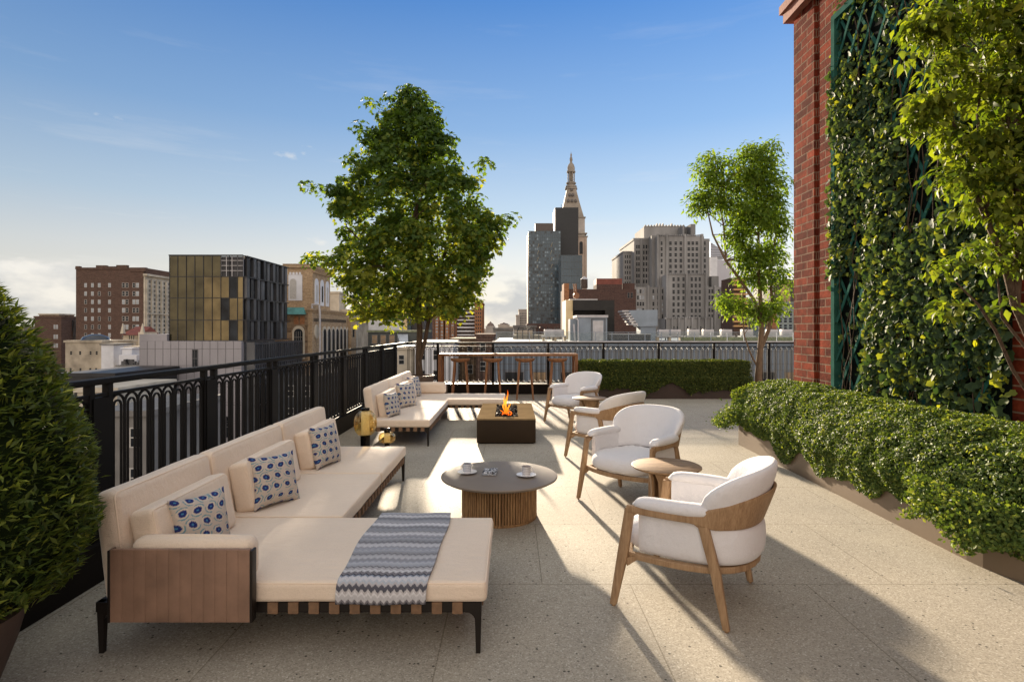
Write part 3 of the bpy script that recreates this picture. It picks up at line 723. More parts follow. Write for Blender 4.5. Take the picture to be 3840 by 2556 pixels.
cx_, cy_ = floorpt(1752, 1774, TZ); make_cup('white checked china cup with its handle pointing left, left of the two', cx_, cy_, 150, (0.30, 0.33, 0.42))
cx_, cy_ = floorpt(1973.5, 1785, TZ); make_cup('white checked china cup with its handle pointing right, right of the two', cx_, cy_, 10, (0.36, 0.33, 0.33))
cx_, cy_ = floorpt(1838, 1774, TZ)
t = thing('folded_napkin', 'small folded black and white patterned napkin between the two cups', 'napkin', (cx_, cy_, TZ), R(-4))
V, Fc = rbox(0.061, 0.088, 0.0135, 0.010, 3, 26)
V = V + np.array([0, 0, 0.0145]); V[:, 2] += 0.003 * np.sin(V[:, 0] * 60) * (V[:, 2] > 0.02)
mb = MB(); mb.add(V, Fc, 0, True); o = mb.build('cloth', pattern_cloth, t)
def fn(co):
    C = np.full((len(co), 3), 0.55); a = np.array([mn.noise(Vector(p) * 90) for p in co.tolist()]); b_ = np.array([mn.noise(Vector(p) * 45 + Vector((9, 0, 0))) for p in co.tolist()])
    C[a > 0.08] = (0.09, 0.09, 0.12); C[b_ > 0.28] = (0.02, 0.02, 0.02); C[(co[:, 2] < 0.022) & (a > -0.1)] = (0.30, 0.33, 0.38); return C
vpattern(o, fn)
mb = MB(); mb.box(-0.006, 0.006, -0.03, 0.03, 0.0315, 0.035, bev=0.001); mb.box(0.018, 0.027, 0.04, 0.06, 0.030, 0.0345, bev=0.001); mb.build('clip', gloss_black, t)

# ------------------------------------------------------------------ fire pit
t = thing('fire_pit', 'low rectangular bronze fire pit with a burning flame over lava rocks', 'fire pit', (-0.073, 8.79, 0))
hx, hy = 0.413, 0.835
mb = MB(); mb.box(-hx, hx, -hy, hy, 0.012, 0.333, bev=0.012); mb.build('body', bronze_side, t)
mb = MB(); mb.box(-hx + .03, hx - .03, -hy + .03, hy - .03, 0.0, 0.0115); mb.build('plinth', kerb_dark, t)
bronze_top = M('bronze fire pit top', (0.195, 0.138, 0.076), 0.8, 0.0, 0.15, 3, spec=0.0)
mb = MB(); tx, ty = 0.165, 0.62
z0, z1 = 0.3335, 0.352
mb.box(-hx, -tx, -hy, hy, z0, z1); mb.box(tx, hx, -hy, hy, z0, z1); mb.box(-tx, tx, -hy, -ty, z0, z1); mb.box(-tx, tx, ty, hy, z0, z1)
mb.build('top_plate', bronze_top, t)
mb = MB(); rs = random.Random(3)
for i in range(430):
    x, y = rs.uniform(-tx + .01, tx - .01), rs.uniform(-ty + .01, ty - .01); r = rs.uniform(0.012, 0.026)
    z = 0.334 + rs.uniform(0.0, 0.02)
    V = []; 
    for (r_, zz) in ((0.55, -0.8), (1, -0.25), (0.95, 0.35), (0.5, 0.85)):
        for j in range(6): a = j * math.pi / 3 + zz; V.append((x + r * r_ * math.cos(a) * rs.uniform(.75, 1.15), y + r * r_ * math.sin(a) * rs.uniform(.75, 1.15), z + r * zz * rs.uniform(.7, 1)))
    mb.rings([V[6 * q:6 * q + 6] for q in range(4)], smooth=False)
o = mb.build('lava_rocks', lava, t); o['kind'] = 'stuff'
mb = MB(); rs = random.Random(9)
for (x, y, h, r) in ((-0.005, -0.45, 0.37, 0.022), (0.03, -0.49, 0.18, 0.018), (-0.03, -0.47, 0.20, 0.018), (0.06, -0.52, 0.09, 0.013), (-0.015, -0.36, 0.27, 0.020), (0.012, -0.40, 0.15, 0.015), (-0.06, -0.44, 0.08, 0.012)):
    pts = []; rr = []; s0 = rs.random() * 6
    for i in range(12):
        q = i / 11; pts.append((x + 0.03 * math.sin(q * 6 + s0) * q, y + 0.02 * math.cos(q * 5 + s0) * q, 0.345 + h * q)); rr.append(r * (0.55 + 1.1 * q) * (1 - q) ** 0.8 * (1 + 0.25 * math.sin(9 * q + s0)) + 0.0008)
    mb.tube(pts, rr, 8)
mb.build('flame', flame, t)

# ------------------------------------------------------------------ lounge chairs
def cr(ctrl, n):
    P = [Vector(p) for p in ctrl]; P = [P[0] * 2 - P[1]] + P + [P[-1] * 2 - P[-2]]; out = []
    segs = len(P) - 3
    for i in range(n + 1):
        t_ = i / n * segs; k_ = min(int(t_), segs - 1); u = t_ - k_; a, b, c, d = P[k_:k_ + 4]
        out.append(0.5 * ((2 * b) + (c - a) * u + (2 * a - 5 * b + 4 * c - d) * u * u + (3 * b - a - 3 * c + d) * u ** 3))
    return out
def sstep(a, b, x): x = min(1, max(0, (x - a) / (b - a))); return x * x * (3 - 2 * x)
def make_chair(label):
    t = thing('lounge_chair', label, 'armchair', group='teak lounge chairs around the side tables')
    half = [(.352, .225, 0), (.360, .06, 0), (.352, -.12, 0), (.300, -.275, 0), (.185, -.385, 0), (0, -.425, 0)]
    ctrl = half + [(-x, y, 0) for x, y, z in half[-2::-1]]
    N = 60; P = cr(ctrl, N); nr = []
    for i in range(N + 1):
        d = P[min(i + 1, N)] - P[max(i - 1, 0)]; d.normalize(); nr.append(Vector((d.y, -d.x, 0)))    # check outward below
    if nr[0].x < 0: nr = [-n_ for n_ in nr]
    def sup(cx, w_, z0, z1, k=14, e=2.6, lean=0.0):
        """superellipse ring in the (outward, z) plane"""
        pts = []; zc = (z0 + z1) / 2; h_ = (z1 - z0) / 2
        for j in range(k):
            a = 2 * math.pi * j / k; ca, sa = math.cos(a), math.sin(a)
            o_ = math.copysign(abs(ca) ** (2 / e), ca) * w_ / 2; zz = math.copysign(abs(sa) ** (2 / e), sa) * h_
            pts.append((cx + o_ + lean * (zc + zz - z0), zc + zz))
        return pts
    def sweep(i0, i1, fn, name, mat, e=2.6, k=14, sub=1):
        rings = []
        for i in range(i0, i1 + 1):
            s_ = (i - i0) / (i1 - i0); cx, w_, z0, z1, ln = fn(i, s_)
            rings.append([tuple(P[i] + nr[i] * o_ + Vector((0, 0, z_))) for o_, z_ in sup(cx, w_, z0, z1, k, e, ln)])
        mb = MB(); mb.rings(rings); return mb.build(name, mat, t, sharp=50)
    # wooden band: slim arm rails that widen into the curved back panel
    def band(i, s_):
        b = sstep(0.10, -0.30, P[i].y) if False else sstep(-0.05, -0.33, P[i].y) if False else 0
        e_ = min(1, abs(i - N / 2) / 17.5); q = (1 - e_ ** 1.9) * sstep(1.0, 0.75, e_) if e_ < 1 else 0
        q = (1 - e_ ** 1.9)
        return (0.012, 0.030 - 0.010 * q, 0.548 - 0.030 * min(1, q * 2.5), 0.590 + 0.130 * q, 0.36 * q)
    sweep(0, N, band, 'arm_and_back_frame', teak, e=5, k=20)
    # upholstered shell under the arms
    def shell(i, s_):
        en = min(1, min(s_, 1 - s_) / 0.03); bulge = sstep(-0.10, -0.40, P[i].y)
        return (-0.042 + 0.022 * bulge, 0.068 * (0.6 + 0.4 * en) + 0.035 * bulge, 0.318, 0.600 - 0.01 * (1 - en) - 0.075 * bulge, 0.0)
    sweep(2, N - 2, shell, 'upholstered_shell', white_fab, e=2.9, k=18)
    # arm pads rolling over the rail
    for a, b in ((1, 17), (N - 17, N - 1)):
        def pad(i, s_, a=a, b=b):
            en = (1 - abs(2 * s_ - 1) ** 5) ** 0.5 if abs(2 * s_ - 1) < 1 else 0.05
            front = s_ if a == 1 else 1 - s_
            return (-0.016, 0.110 * (0.35 + 0.65 * en), 0.590 - 0.016 * en, 0.600 + 0.046 * en + 0.006 * front, 0.0)
        sweep(a, b, pad, 'arm_pad', white_fab, e=2.3)
    # back cushion: tall curved pillow, leaning with the panel
    def backc(i, s_):
        e_ = abs(2 * s_ - 1); top = 0.63 + 0.222 * max(0, 1 - e_ ** 2.5) ** 0.6 ; w_ = 0.115 * max(0.16, (1 - e_ ** 5)) ** 0.6
        return (-0.100 + 0.02 * e_ , w_, 0.455, top, 0.42)
    sweep(14, N - 14, backc, 'back_cushion', white_fab, e=2.5, k=22)
    # seat frame: continuous ring with a bowed front bar
    fr = [(P[i] * 0.99) for i in range(0, N + 1, 3)]; front = [Vector((x, 0.225 + 0.085 * (1 - (x / .35) ** 2), 0)) for x in (-.25, -.15, -.05, .05, .15, .25)]
    pts = fr + front; rings = []
    n_ = len(pts)
    for i in range(n_):
        d = (pts[(i + 1) % n_] - pts[i - 1]).normalized(); o_ = Vector((d.y, -d.x, 0)); 
        if o_.dot(pts[i] - Vector((0, -0.05, 0))) < 0: o_ = -o_
        rings.append([tuple(pts[i] + o_ * a_ + Vector((0, 0, z_))) for a_, z_ in ((0.004, 0.278), (0.010, 0.284), (0.010, 0.308), (0.004, 0.314), (-0.026, 0.314), (-0.03, 0.278))])
    mb = MB(); mb.rings(rings, closed=True, smooth=False); mb.build('seat_frame', teak, t)
    # seat cushion
    mb = MB(); rings = []; K = 56
    outl = []
    for j in range(K):
        a = 2 * math.pi * j / K; ca, sa = math.cos(a), math.sin(a)
        x = math.copysign(abs(ca) ** 0.62, ca) * (0.325 if sa > 0 else 0.315); y = math.copysign(abs(sa) ** 0.72, sa) * (0.345 if sa > 0 else 0.345) - 0.025
        outl.append((x, y))
    for (q, z) in ((0.0, 0.316), (0.80, 0.316), (0.95, 0.322), (1.02, 0.345), (1.03, 0.378), (1.01, 0.410), (0.96, 0.436), (0.87, 0.452), (0.74, 0.462), (0.55, 0.469), (0.3, 0.472), (0.0, 0.473)):
        rings.append([(x * max(q, 0.01), (y + .025) * max(q, 0.01) - .025, z + 0.0035 * math.sin(j * 1.9) * (0.6 < q < 1.0 and z > 0.35) + 0.006 * mn.noise(Vector((x * q * 7, y * q * 7, z)))) for j, (x, y) in enumerate(outl)])
    mb.rings(rings); mb.build('seat_cushion', white_fab, t, sharp=80)
    # legs
    for s_ in (-1, 1):
        mb = MB(); pts = [(.392, .300, 0.012), (.372, .250, .30), (.357, .212, .572)]
        def legm(pts, wds):
            rings = []
            for (x, y, z), (wx, wy) in zip(pts, wds):
                rings.append([(s_ * (x + a_ * wx), y + b_ * wy, z) for a_, b_ in ((-.5, -.32), (-.32, -.5), (.32, -.5), (.5, -.32), (.5, .32), (.32, .5), (-.32, .5), (-.5, .32))])
            mb.rings(rings, smooth=False)
        legm(pts, [(.032, .038), (.042, .060), (.036, .054)])
        # fillets to the arm rail and the seat frame
        mb.bar((s_ * .357, .205, .548), (s_ * .361, .150, .566), .024, .05, .02, .02)
        mb.bar((s_ * .368, .235, .262), (s_ * .345, .17, .293), .022, .05, .02, .018)
        mb.lathe([(0.009, 0.0), (0.009, 0.013)], (s_ * .392, .300, 0), 8, 0)
        mb.build('leg', teak, t)
        mb = MB(); legm([(.350, -.318, 0.012), (.345, -.262, .30), (.337, -.190, .560)], [(.032, .035), (.040, .054), (.034, .058)])
        mb.bar((s_ * .340, -.20, .535), (s_ * .348, -.13, .565), .022, .05, .02, .02)
        mb.lathe([(0.009, 0.0), (0.009, 0.013)], (s_ * .350, -.318, 0), 8, 0)
        mb.build('leg', teak, t)
    return t
def aim(o, x, y, deg): o.location = (x, y, 0); o.rotation_euler = (0, 0, R(deg - 90))
labs = ('white cushioned teak lounge chair nearest the camera, seen from behind its side', 'white cushioned teak lounge chair facing the coffee table, behind the near side table',
        'white cushioned teak lounge chair with back panel turned to us beside the fire pit', 'farthest white cushioned teak lounge chair, in front of the bar and hedge')
proto = make_chair(labs[0]); ch = [proto]
for l_ in labs[1:]:
    c = copy_tree(proto); c['label'] = l_; ch.append(c)
aim(ch[0], 1.055, 3.475, 147.7); aim(ch[1], 1.12, 5.30, 224); aim(ch[2], 1.17, 7.20, 133); aim(ch[3], 1.06, 9.78, 224)

# side tables
def side_table(label, x, y):
    t = thing('side_table', label, 'table', (x, y, 0), 0, 'round teak side tables')
    mb = MB(); mb.lathe([(0.0, 0.53), (0.262, 0.53), (0.27, 0.526), (0.271, 0.52), (0.255, 0.508), (0.0, 0.505)], k=64); mb.build('tabletop', teak_flat, t)
    mb = MB()
    for q in range(3):
        a0 = q * 2 * math.pi / 3 + 0.5; rings = []
        for z, r0, sp in ((0.0, 0.135, 0.80), (0.02, 0.138, 0.82), (0.15, 0.128, 0.78), (0.3, 0.118, 0.72), (0.42, 0.125, 0.75), (0.5045, 0.155, 0.9)):
            o_ = [(r0 * math.cos(a0 + sp * s_), r0 * math.sin(a0 + sp * s_), z) for s_ in np.linspace(-1, 1, 9)]; i_ = [((r0 - .022) * math.cos(a0 + sp * s_), (r0 - .022) * math.sin(a0 + sp * s_), z) for s_ in np.linspace(1, -1, 9)]
            rings.append(o_ + i_)
        mb.rings(rings)
    mb.build('pedestal', teak, t)
side_table('round teak side table between the two near lounge chairs', 1.224, 4.50)
side_table('round teak side table between the two far lounge chairs', 1.23, 8.95)

# ------------------------------------------------------------------ bar table and stools
t = thing('bar_table', 'long red brown wooden bar table in front of the far railing', 'table', (-0.08, 13.6, 0))
mb = MB(); mb.box(-1.64, 1.64, -0.28, 0.28, 0.975, 1.03, bev=0.004); mb.build('tabletop', teak_red_x, t)
for sx in (-1, 1):
    for yy in (-0.245, 0.245):
        mb = MB(); x = sx * 1.60; mb.box(x - .04, x + .04, yy - .035, yy + .035, 0, 0.9745, bev=0.004); mb.build('leg', teak_red, t)
    mb = MB(); mb.box(sx * 1.60 - .03, sx * 1.60 + .03, -.209, .209, 0.0, 0.055); mb.build('foot_rail', teak_red, t)
def make_stool(label):
    t = thing('bar_stool', label, 'stool', group='wooden bar stools at the bar table')
    mb = MB(); rings = []
    for (q, z) in ((0.30, 0.846), (0.62, 0.850), (0.85, 0.868), (0.97, 0.902), (1.0, 0.925), (0.985, 0.930), (0.9, 0.924), (0.6, 0.910), (0.0, 0.905)):
        rings.append([(0.235 * max(q, .01) * math.cos(a), 0.17 * max(q, .01) * math.sin(a), z + 0.012 * math.cos(a) ** 2 * q) for a in np.linspace(0, 2 * math.pi, 40, endpoint=False)])
    mb.rings(rings); mb.build('seat', teak_red, t)
    for sx in (-1, 1):
        for sy in (-1, 1):
            mb = MB(); pts = [(sx * 0.188, sy * 0.155, 0.0), (sx * 0.165, sy * 0.13, 0.3), (sx * 0.14, sy * 0.105, 0.62), (sx * 0.125, sy * 0.088, 0.885)]
            mb.tube(pts, [0.015, 0.022, 0.026, 0.024], 10); mb.build('leg', teak_red, t)
    return t
sl_ = ['leftmost wooden bar stool, nearest the potted tree', 'second wooden bar stool from the left at the bar', 'third wooden bar stool from the left, above the flame', 'rightmost wooden bar stool, behind the farthest lounge chair']
st0 = make_stool(sl_[0])
for i, x in enumerate((-1.175, -0.43, 0.31, 1.055)):
    s_ = st0 if i == 0 else copy_tree(st0); s_['label'] = sl_[i]; s_.location = (x, 13.07, 0)

# ------------------------------------------------------------------ lanterns
def lantern(label, x, y, zg, rg, hg, ztop, rb):
    t = thing('lantern', label, 'lantern', (x, y, 0), 0, 'amber glass lanterns')
    def prof(s_): 
        out = []
        for a in np.linspace(-76, 76, 15):
            ca, sa = math.cos(R(a)), math.sin(R(a)); out.append((s_ * rg * abs(ca) ** 0.75, zg + s_ * hg * math.copysign(abs(sa) ** 0.85, sa)))
        return out
    mb = MB(); o_ = prof(1.0); i_ = prof(0.965); mb.rings([[(r * math.cos(2 * math.pi * j / 40), r * math.sin(2 * math.pi * j / 40), z) for j in range(40)] for r, z in o_ + i_[::-1]], cap=False, closed=True)
    mb.build('glass_globe', amber, t)
    zb = o_[0][1]
    mb = MB(); mb.lathe([(rb, 0.0), (rb, zb + 0.004), (rb * 0.8, zb + 0.01)], k=32); mb.build('base', gloss_black, t)
    mb = MB(); n = 26; rr = rg * 0.36; pr = []
    for j in range(n * 2): a = math.pi * j / n; q = rr * (1 if j % 2 else 0.94); pr.append((q * math.cos(a), q * math.sin(a)))
    mb.rings([[(a, b, z) for a, b in pr] for z in (zb + 0.012, o_[-1][1] - 0.004)], smooth=False, cap=False); mb.build('inner_cylinder', silver_mesh, t)
    mb = MB(); mb.lathe([(rr, o_[-1][1] - 0.002), (rr * 1.04, o_[-1][1] + 0.004), (rr * 1.04, ztop), (rr * 0.9, ztop + 0.004), (0, ztop + 0.004)], k=32); mb.build('cap', gloss_black, t)
lantern('large amber glass lantern on a black column at the end of the front sofa', -1.70, 6.62, 0.512, 0.132, 0.152, 0.685, 0.056)
lantern('small amber glass lantern on the floor beside the large one', -1.425, 6.52, 0.362, 0.098, 0.066, 0.468, 0.03)

# ------------------------------------------------------------------ brick wall with trellis and ivy
WX = 4.0
wl = thing('brick_wall', 'tall red brick wall on the right with a stone coping', 'wall', (4.3, 8, 0))
mb = MB((4.3, 8, 0)); mb.box(WX, 5.2, 7.52, 8.06, 0.002, 5.98); mb.box(WX + 0.05, 5.2, 7.38, 7.52, 0.002, 5.98); mb.box(WX, 5.2, -4, 7.38, 0.002, 5.98)
mb.build('brickwork', brick, wl)
mb = MB((4.3, 8, 0)); mb.box(WX - 0.10, 5.3, -4, 8.17, 5.981, 6.12); mb.box(WX - 0.14, 5.3, -4, 8.21, 6.121, 6.24); mb.build('coping', brick_cap, wl)
TY0, TY1, TZ0, TZ1 = 4.52, 6.93, 0.45, 5.40
tr = thing('trellis', 'dark green diagonal wooden trellis fixed to the brick wall', 'trellis', (WX, 6, 0)); OG = (WX, 6, 0)
mb = MB(OG); mb.box(WX - 0.02, WX - 0.002, TY0 + .02, TY1 - .02, TZ0, TZ1 - .02); mb.build('shade_sheet', ivy_shade, tr)  # flat dark sheet added where only ivy shade lies
mb = MB(OG)
fx0, fx1 = WX - 0.11, WX - 0.021
mb.box(fx0, fx1, TY1 - .07, TY1, TZ0, TZ1); mb.box(fx0, fx1, TY0 + .07, TY1 - .07, TZ1 - .07, TZ1)
mb.build('frame', trellis_mat, tr)
def slats(sgn, xo):
    mb = MB(OG); ang = R(58); step = 0.235
    y0, y1, z0, z1 = TY0 + .07, TY1 - .07, TZ0, TZ1 - .07
    c = -12.0
    while c < 12:
        # line z = z0 + tan*(y-y0)*sgn + c
        pts = []
        m_ = math.tan(ang) * sgn
        for yy in (y0, y1):
            zz = z0 + m_ * (yy - y0) + c
            if z0 <= zz <= z1: pts.append((yy, zz))
        for zz in (z0, z1):
            yy = y0 + (zz - z0 - c) / m_
            if y0 < yy < y1: pts.append((yy, zz))
        if len(pts) >= 2:
            a, b = pts[0], pts[1]; mb.bar((xo, a[0], a[1]), (xo, b[0], b[1]), 0.038, 0.009, up=(1, 0, 0))
        c += step / math.cos(ang)
    return mb
slats(1, WX - 0.058).build('lattice', trellis_mat, tr); slats(-1, WX - 0.082).build('lattice', trellis_mat, tr)
# ivy over the trellis
def ivy():
    T, TF = ivyleaf(); pos = []; tries = 0
    def dens(y, z):
        v = mn.fractal(Vector((y * 1.0 + z * 0.25, z * 0.62 - y * 0.3, 3.3)), 1.0, 2.0, 3)
        d = 0.60 + v * 0.95
        if z < 2.2 and y > 6.1: d -= 0.35 * sstep(6.0, 6.5, y)          # open lattice low on the left
        if z < 2.4 and y < 5.9: d += 0.5
        if 2.6 < z < 3.4 and y < 5.6: d -= 0.35
        d += 0.25 * sstep(6.85, 7.1, y) * (z > 0)
        return d
    while len(pos) < 12500 and tries < 120000:
        tries += 1; y = random.uniform(TY0 - .06, TY1 + 0.03); z = random.uniform(0.7, TZ1 + 0.3)
        if random.random() < min(1, max(0.06, (dens(y, z) - 0.25) * 1.5)):
            th = random.random() ** 0.8; pos.append((WX - 0.050 - 0.13 * th * min(1, max(.25, dens(y, z))), y, z))
    pos = np.array(pos); n = len(pos)
    nrm = np.tile((-1.0, -0.25, 0.35), (n, 1)) + rng.normal(0, 0.55, (n, 3)); tip = np.tile((-0.3, 0, -1.0), (n, 1)) + rng.normal(0, 0.6, (n, 3))
    tone = np.clip(rng.normal(0.32, 0.2, n) + (rng.random(n) > 0.90) * 0.5, 0, 1)
    root = thing('ivy', 'dark and yellow green ivy climbing over the green trellis', 'climbing plant', (WX - .1, 6, 0.3))
    og = (WX - .1, 6, 0.3)
    leafmesh('leaves', pos, nrm, 0.030 + 0.075 * rng.random(n) ** 1.6, T, TF, leaf_ivy, root, tone, tip=tip, org=og)
    mb = MB(og)
    for i in range(22):
        y = random.uniform(TY0 + .1, TY1 - .1); pts = []; yy = y; z = 0.4
        while z < 5.4: pts.append((WX - 0.085 - 0.02 * random.random(), yy, z)); z += 0.25; yy += random.uniform(-0.12, 0.10); yy = min(max(yy, TY0), TY1)
        if random.random() < .5: pts = pts[:random.randint(6, len(pts))]
        mb.tube(pts, 0.005, 5)
    mb.build('stems', bark, root)
ivy()

# ------------------------------------------------------------------ planters and hedges
def planter_right():
    og = (3.6, 4, 0)
    p = thing('planter', 'long brown metal planter with rounded end along the brick wall', 'planter', og)
    # outline: far end square, near end sweeping away to the right
    line = [(3.98, 7.92), (3.16, 7.92)] + [(3.16, y) for y in np.linspace(7.9, 3.95, 8)]
    for a in np.linspace(0, 80, 12)[1:]: line.append((3.16 + 1.0 * (1 - math.cos(R(a))), 3.95 - 1.0 * math.sin(R(a))))
    inner = []
    for i, (x, y) in enumerate(line): inner.append((min(x + 0.03, 3.99) if i > 0 else x, y - (0.03 if i < 2 else 0)))
    mb = MB(og)
    mb.rings([[(x, y, 0.0), (x, y, 0.28), (u, v, 0.28), (u, v, 0.0)] for (x, y), (u, v) in zip(line, inner)], smooth=False); mb.build('planter_wall', planter_mat, p)
    mb = MB(og); poly = inner + [(3.99, 2.95)]; mb.add([(x, y, 0.25) for x, y in poly], [tuple(range(len(poly)))]); mb.build('soil', soil, p)
planter_right()
def hedge_surface(name, label, org, f, n, lmat, size, tmpl, toneb=0.45, core=None):
    root = thing(name, label, 'hedge', org)
    pos, nrm = f(n)
    T, TF = tmpl
    m = len(pos); nr_ = nrm + rng.normal(0, 0.62, (m, 3)); tone = np.clip(rng.normal(toneb, 0.22, m) + (rng.random(m) > 0.93) * 0.35, 0, 1)
    leafmesh('leaves', pos, nr_, rng.uniform(*size, m), T, TF, lmat, root, tone, org=org)
    if core:
        mb = MB(org); core(mb); mb.build('light_block_core', core_dark, root)
    return root
def bumpy(p, s1=2.0, a1=0.035, s2=8, a2=0.03): return a1 * mn.noise(Vector(p) * s1) + a2 * mn.noise(Vector(p) * s2)
def right_profile(q, y, drape):
    """q 0..1 from the wall over the top, round the front, down to the drape edge; returns x, z, outward normal"""
    bulge = 0.10 + 0.05 * math.sin(y * 1.7)
    pts = [(3.97, 0.88), (3.75, 0.91), (3.47, 0.88), (3.26, 0.77), (3.15 - bulge * .3, 0.60), (3.09 - bulge * .3, 0.44), (3.10, 0.32), (3.14, drape)]
    s_ = q * (len(pts) - 1); i = min(int(s_), len(pts) - 2); u = s_ - i
    a, b = pts[i], pts[i + 1]; x = a[0] + (b[0] - a[0]) * u; z = a[1] + (b[1] - a[1]) * u
    d = (b[0] - a[0], b[1] - a[1]); L_ = math.hypot(*d); return x, z, (d[1] / L_, -d[0] / L_) if False else (d[1] / L_, -d[0] / L_)
def drape_z(y):
    v = mn.noise(Vector((y * 1.9, 2.2, 0))) + 0.6 * mn.noise(Vector((y * 4.3, 7.7, 0)))
    return max(0.04, 0.19 - 0.19 * v + 0.06 * sstep(5.5, 7.5, y))
def curve_off(y):        # planter front bends away near the camera
    return 0 if y > 3.95 else 1.0 * (1 - math.sqrt(max(0, 1 - ((3.95 - y) / 1.0) ** 2)))
def f_right(n):
    P_, N_ = [], []
    for i in range(n):
        y = 2.98 + (7.98 - 2.98) * random.random() ** 1.0; q = random.random() ** 0.92; x, z, (nx, nz) = right_profile(q, y, drape_z(y))
        if nz < -0.2 and q < 0.5: nx, nz = -nx, -nz
        if x + curve_off(y) > 3.98: continue
        d = bumpy((x, y, z)) - random.random() ** 2 * 0.07; fade = 1 - 0.8 * max(0, q - .85) / .15
        px = x + curve_off(y) * (1 if x < 3.6 else 0.4) - abs(nx) * d * fade if True else 0
        P_.append((px, y, z + max(nz, 0) * d * 1.0)); N_.append((-abs(nx) - 0.15, -0.1, max(nz, 0.25)))
    # the far end face with its tuft spilling to the left
    for i in range(int(n * 0.07)):
        x = random.uniform(3.1, 3.97); z = random.uniform(0.25, 0.86 - 0.2 * max(0, (3.4 - x)) * 2); y = 7.95 + 0.12 * random.random() + bumpy((x, 8, z))
        P_.append((x, y, z)); N_.append((-0.3, 1, 0.4))
    for i in range(int(n * 0.035)):
        a = random.random(); x = 3.12 - 0.27 * a + random.gauss(0, 0.03); z = 0.47 - 0.18 * a ** 1.5 + random.gauss(0, 0.05 * (1 - a) + 0.025); y = 7.85 + random.gauss(0, 0.12)
        P_.append((x, y, z)); N_.append((-0.6, -0.5, 0.6))
    # nearer, lower mass hanging over the curved end
    for i in range(int(n * 0.08)):
        y = random.uniform(3.15, 4.3); x = 3.12 + curve_off(y) - 0.10 + random.gauss(0, 0.045); z = random.uniform(0.10 + 0.14 * abs(math.sin(y * 5)), 0.52)
        P_.append((x + 0.12 * (z - .3), y, z)); N_.append((-1, -0.6, 0.3))
    return np.array(P_), np.array(N_)
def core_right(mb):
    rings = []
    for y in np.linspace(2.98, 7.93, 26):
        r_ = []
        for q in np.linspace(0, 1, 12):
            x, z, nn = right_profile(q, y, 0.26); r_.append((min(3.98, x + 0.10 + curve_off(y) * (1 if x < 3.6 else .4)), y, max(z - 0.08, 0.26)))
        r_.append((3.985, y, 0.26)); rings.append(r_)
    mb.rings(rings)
hedge_surface('trailing_hedge', 'lush glossy green hedge trailing over the brown planter along the brick wall', (3.6, 5, 0.28), f_right, 62000, leaf_box, (0.022, 0.042), oval(0.55, 0.10, 0.1), 0.45, core_right)

# far planter and hedge
p = thing('planter', 'dark rust brown planter under the clipped hedge by the far railing', 'planter', (3.57, 13.5, 0)); og = (3.57, 13.5, 0)
mb = MB(og); mb.box(1.62, 5.50, 13.14, 13.17, 0, 0.40); mb.box(1.62, 5.50, 13.83, 13.86, 0, 0.40); mb.box(1.62, 1.65, 13.17, 13.83, 0, 0.40); mb.box(5.47, 5.50, 13.17, 13.83, 0, 0.40); mb.build('planter_wall', planter_dark, p)
mb = MB(og); mb.box(1.65, 5.47, 13.17, 13.83, 0.34, 0.37); mb.build('soil', soil, p)
def f_far(n):
    P_, N_ = [], []
    for i in range(n):
        x = random.uniform(1.60, 5.55); t_ = random.random(); d = random.random() ** 2 * 0.05
        e = 0.10 * (1 - min(1, min(x - 1.60, 5.55 - x) / 0.12)) ** 2
        if t_ < 0.30: P_.append((x, random.uniform(13.16, 13.88), 0.872 - d - e + bumpy((x, 3, 0), 3, .02))); N_.append((0, -.2, 1))
        elif t_ < 0.66: P_.append((x, 13.13 + d + e + bumpy((x, 0, 1), 3, .03), random.uniform(0.50, 0.87))); N_.append((0, -1, .25))
        elif t_ < 0.96:
            lo = 0.20 - 0.26 * mn.noise(Vector((x * 1.5, 0, 5))) - 0.10 * mn.noise(Vector((x * 5, 0, 1))); lo = max(0.03, lo); z = lo + (0.52 - lo) * random.random() ** 0.8
            P_.append((x, 13.09 + random.gauss(0, 0.02) - 0.03 * math.sin((z - lo) * 5), z)); N_.append((0, -1, .4))
        elif t_ < 0.98: P_.append((1.59 + d, random.uniform(13.14, 13.88), random.uniform(0.35, 0.86))); N_.append((-1, 0, .2))
        else: P_.append((5.56 - d, random.uniform(13.14, 13.88), random.uniform(0.35, 0.86))); N_.append((1, 0, .2))
    return np.array(P_), np.array(N_)
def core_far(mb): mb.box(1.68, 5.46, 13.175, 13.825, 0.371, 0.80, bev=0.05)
hedge_surface('clipped_hedge', 'clipped rectangular hedge with a trailing lower edge by the far railing', (3.57, 13.5, 0.4), f_far, 30000, leaf_hedge, (0.030, 0.052), oval(0.6, 0.1, 0.1), 0.42, core_far)

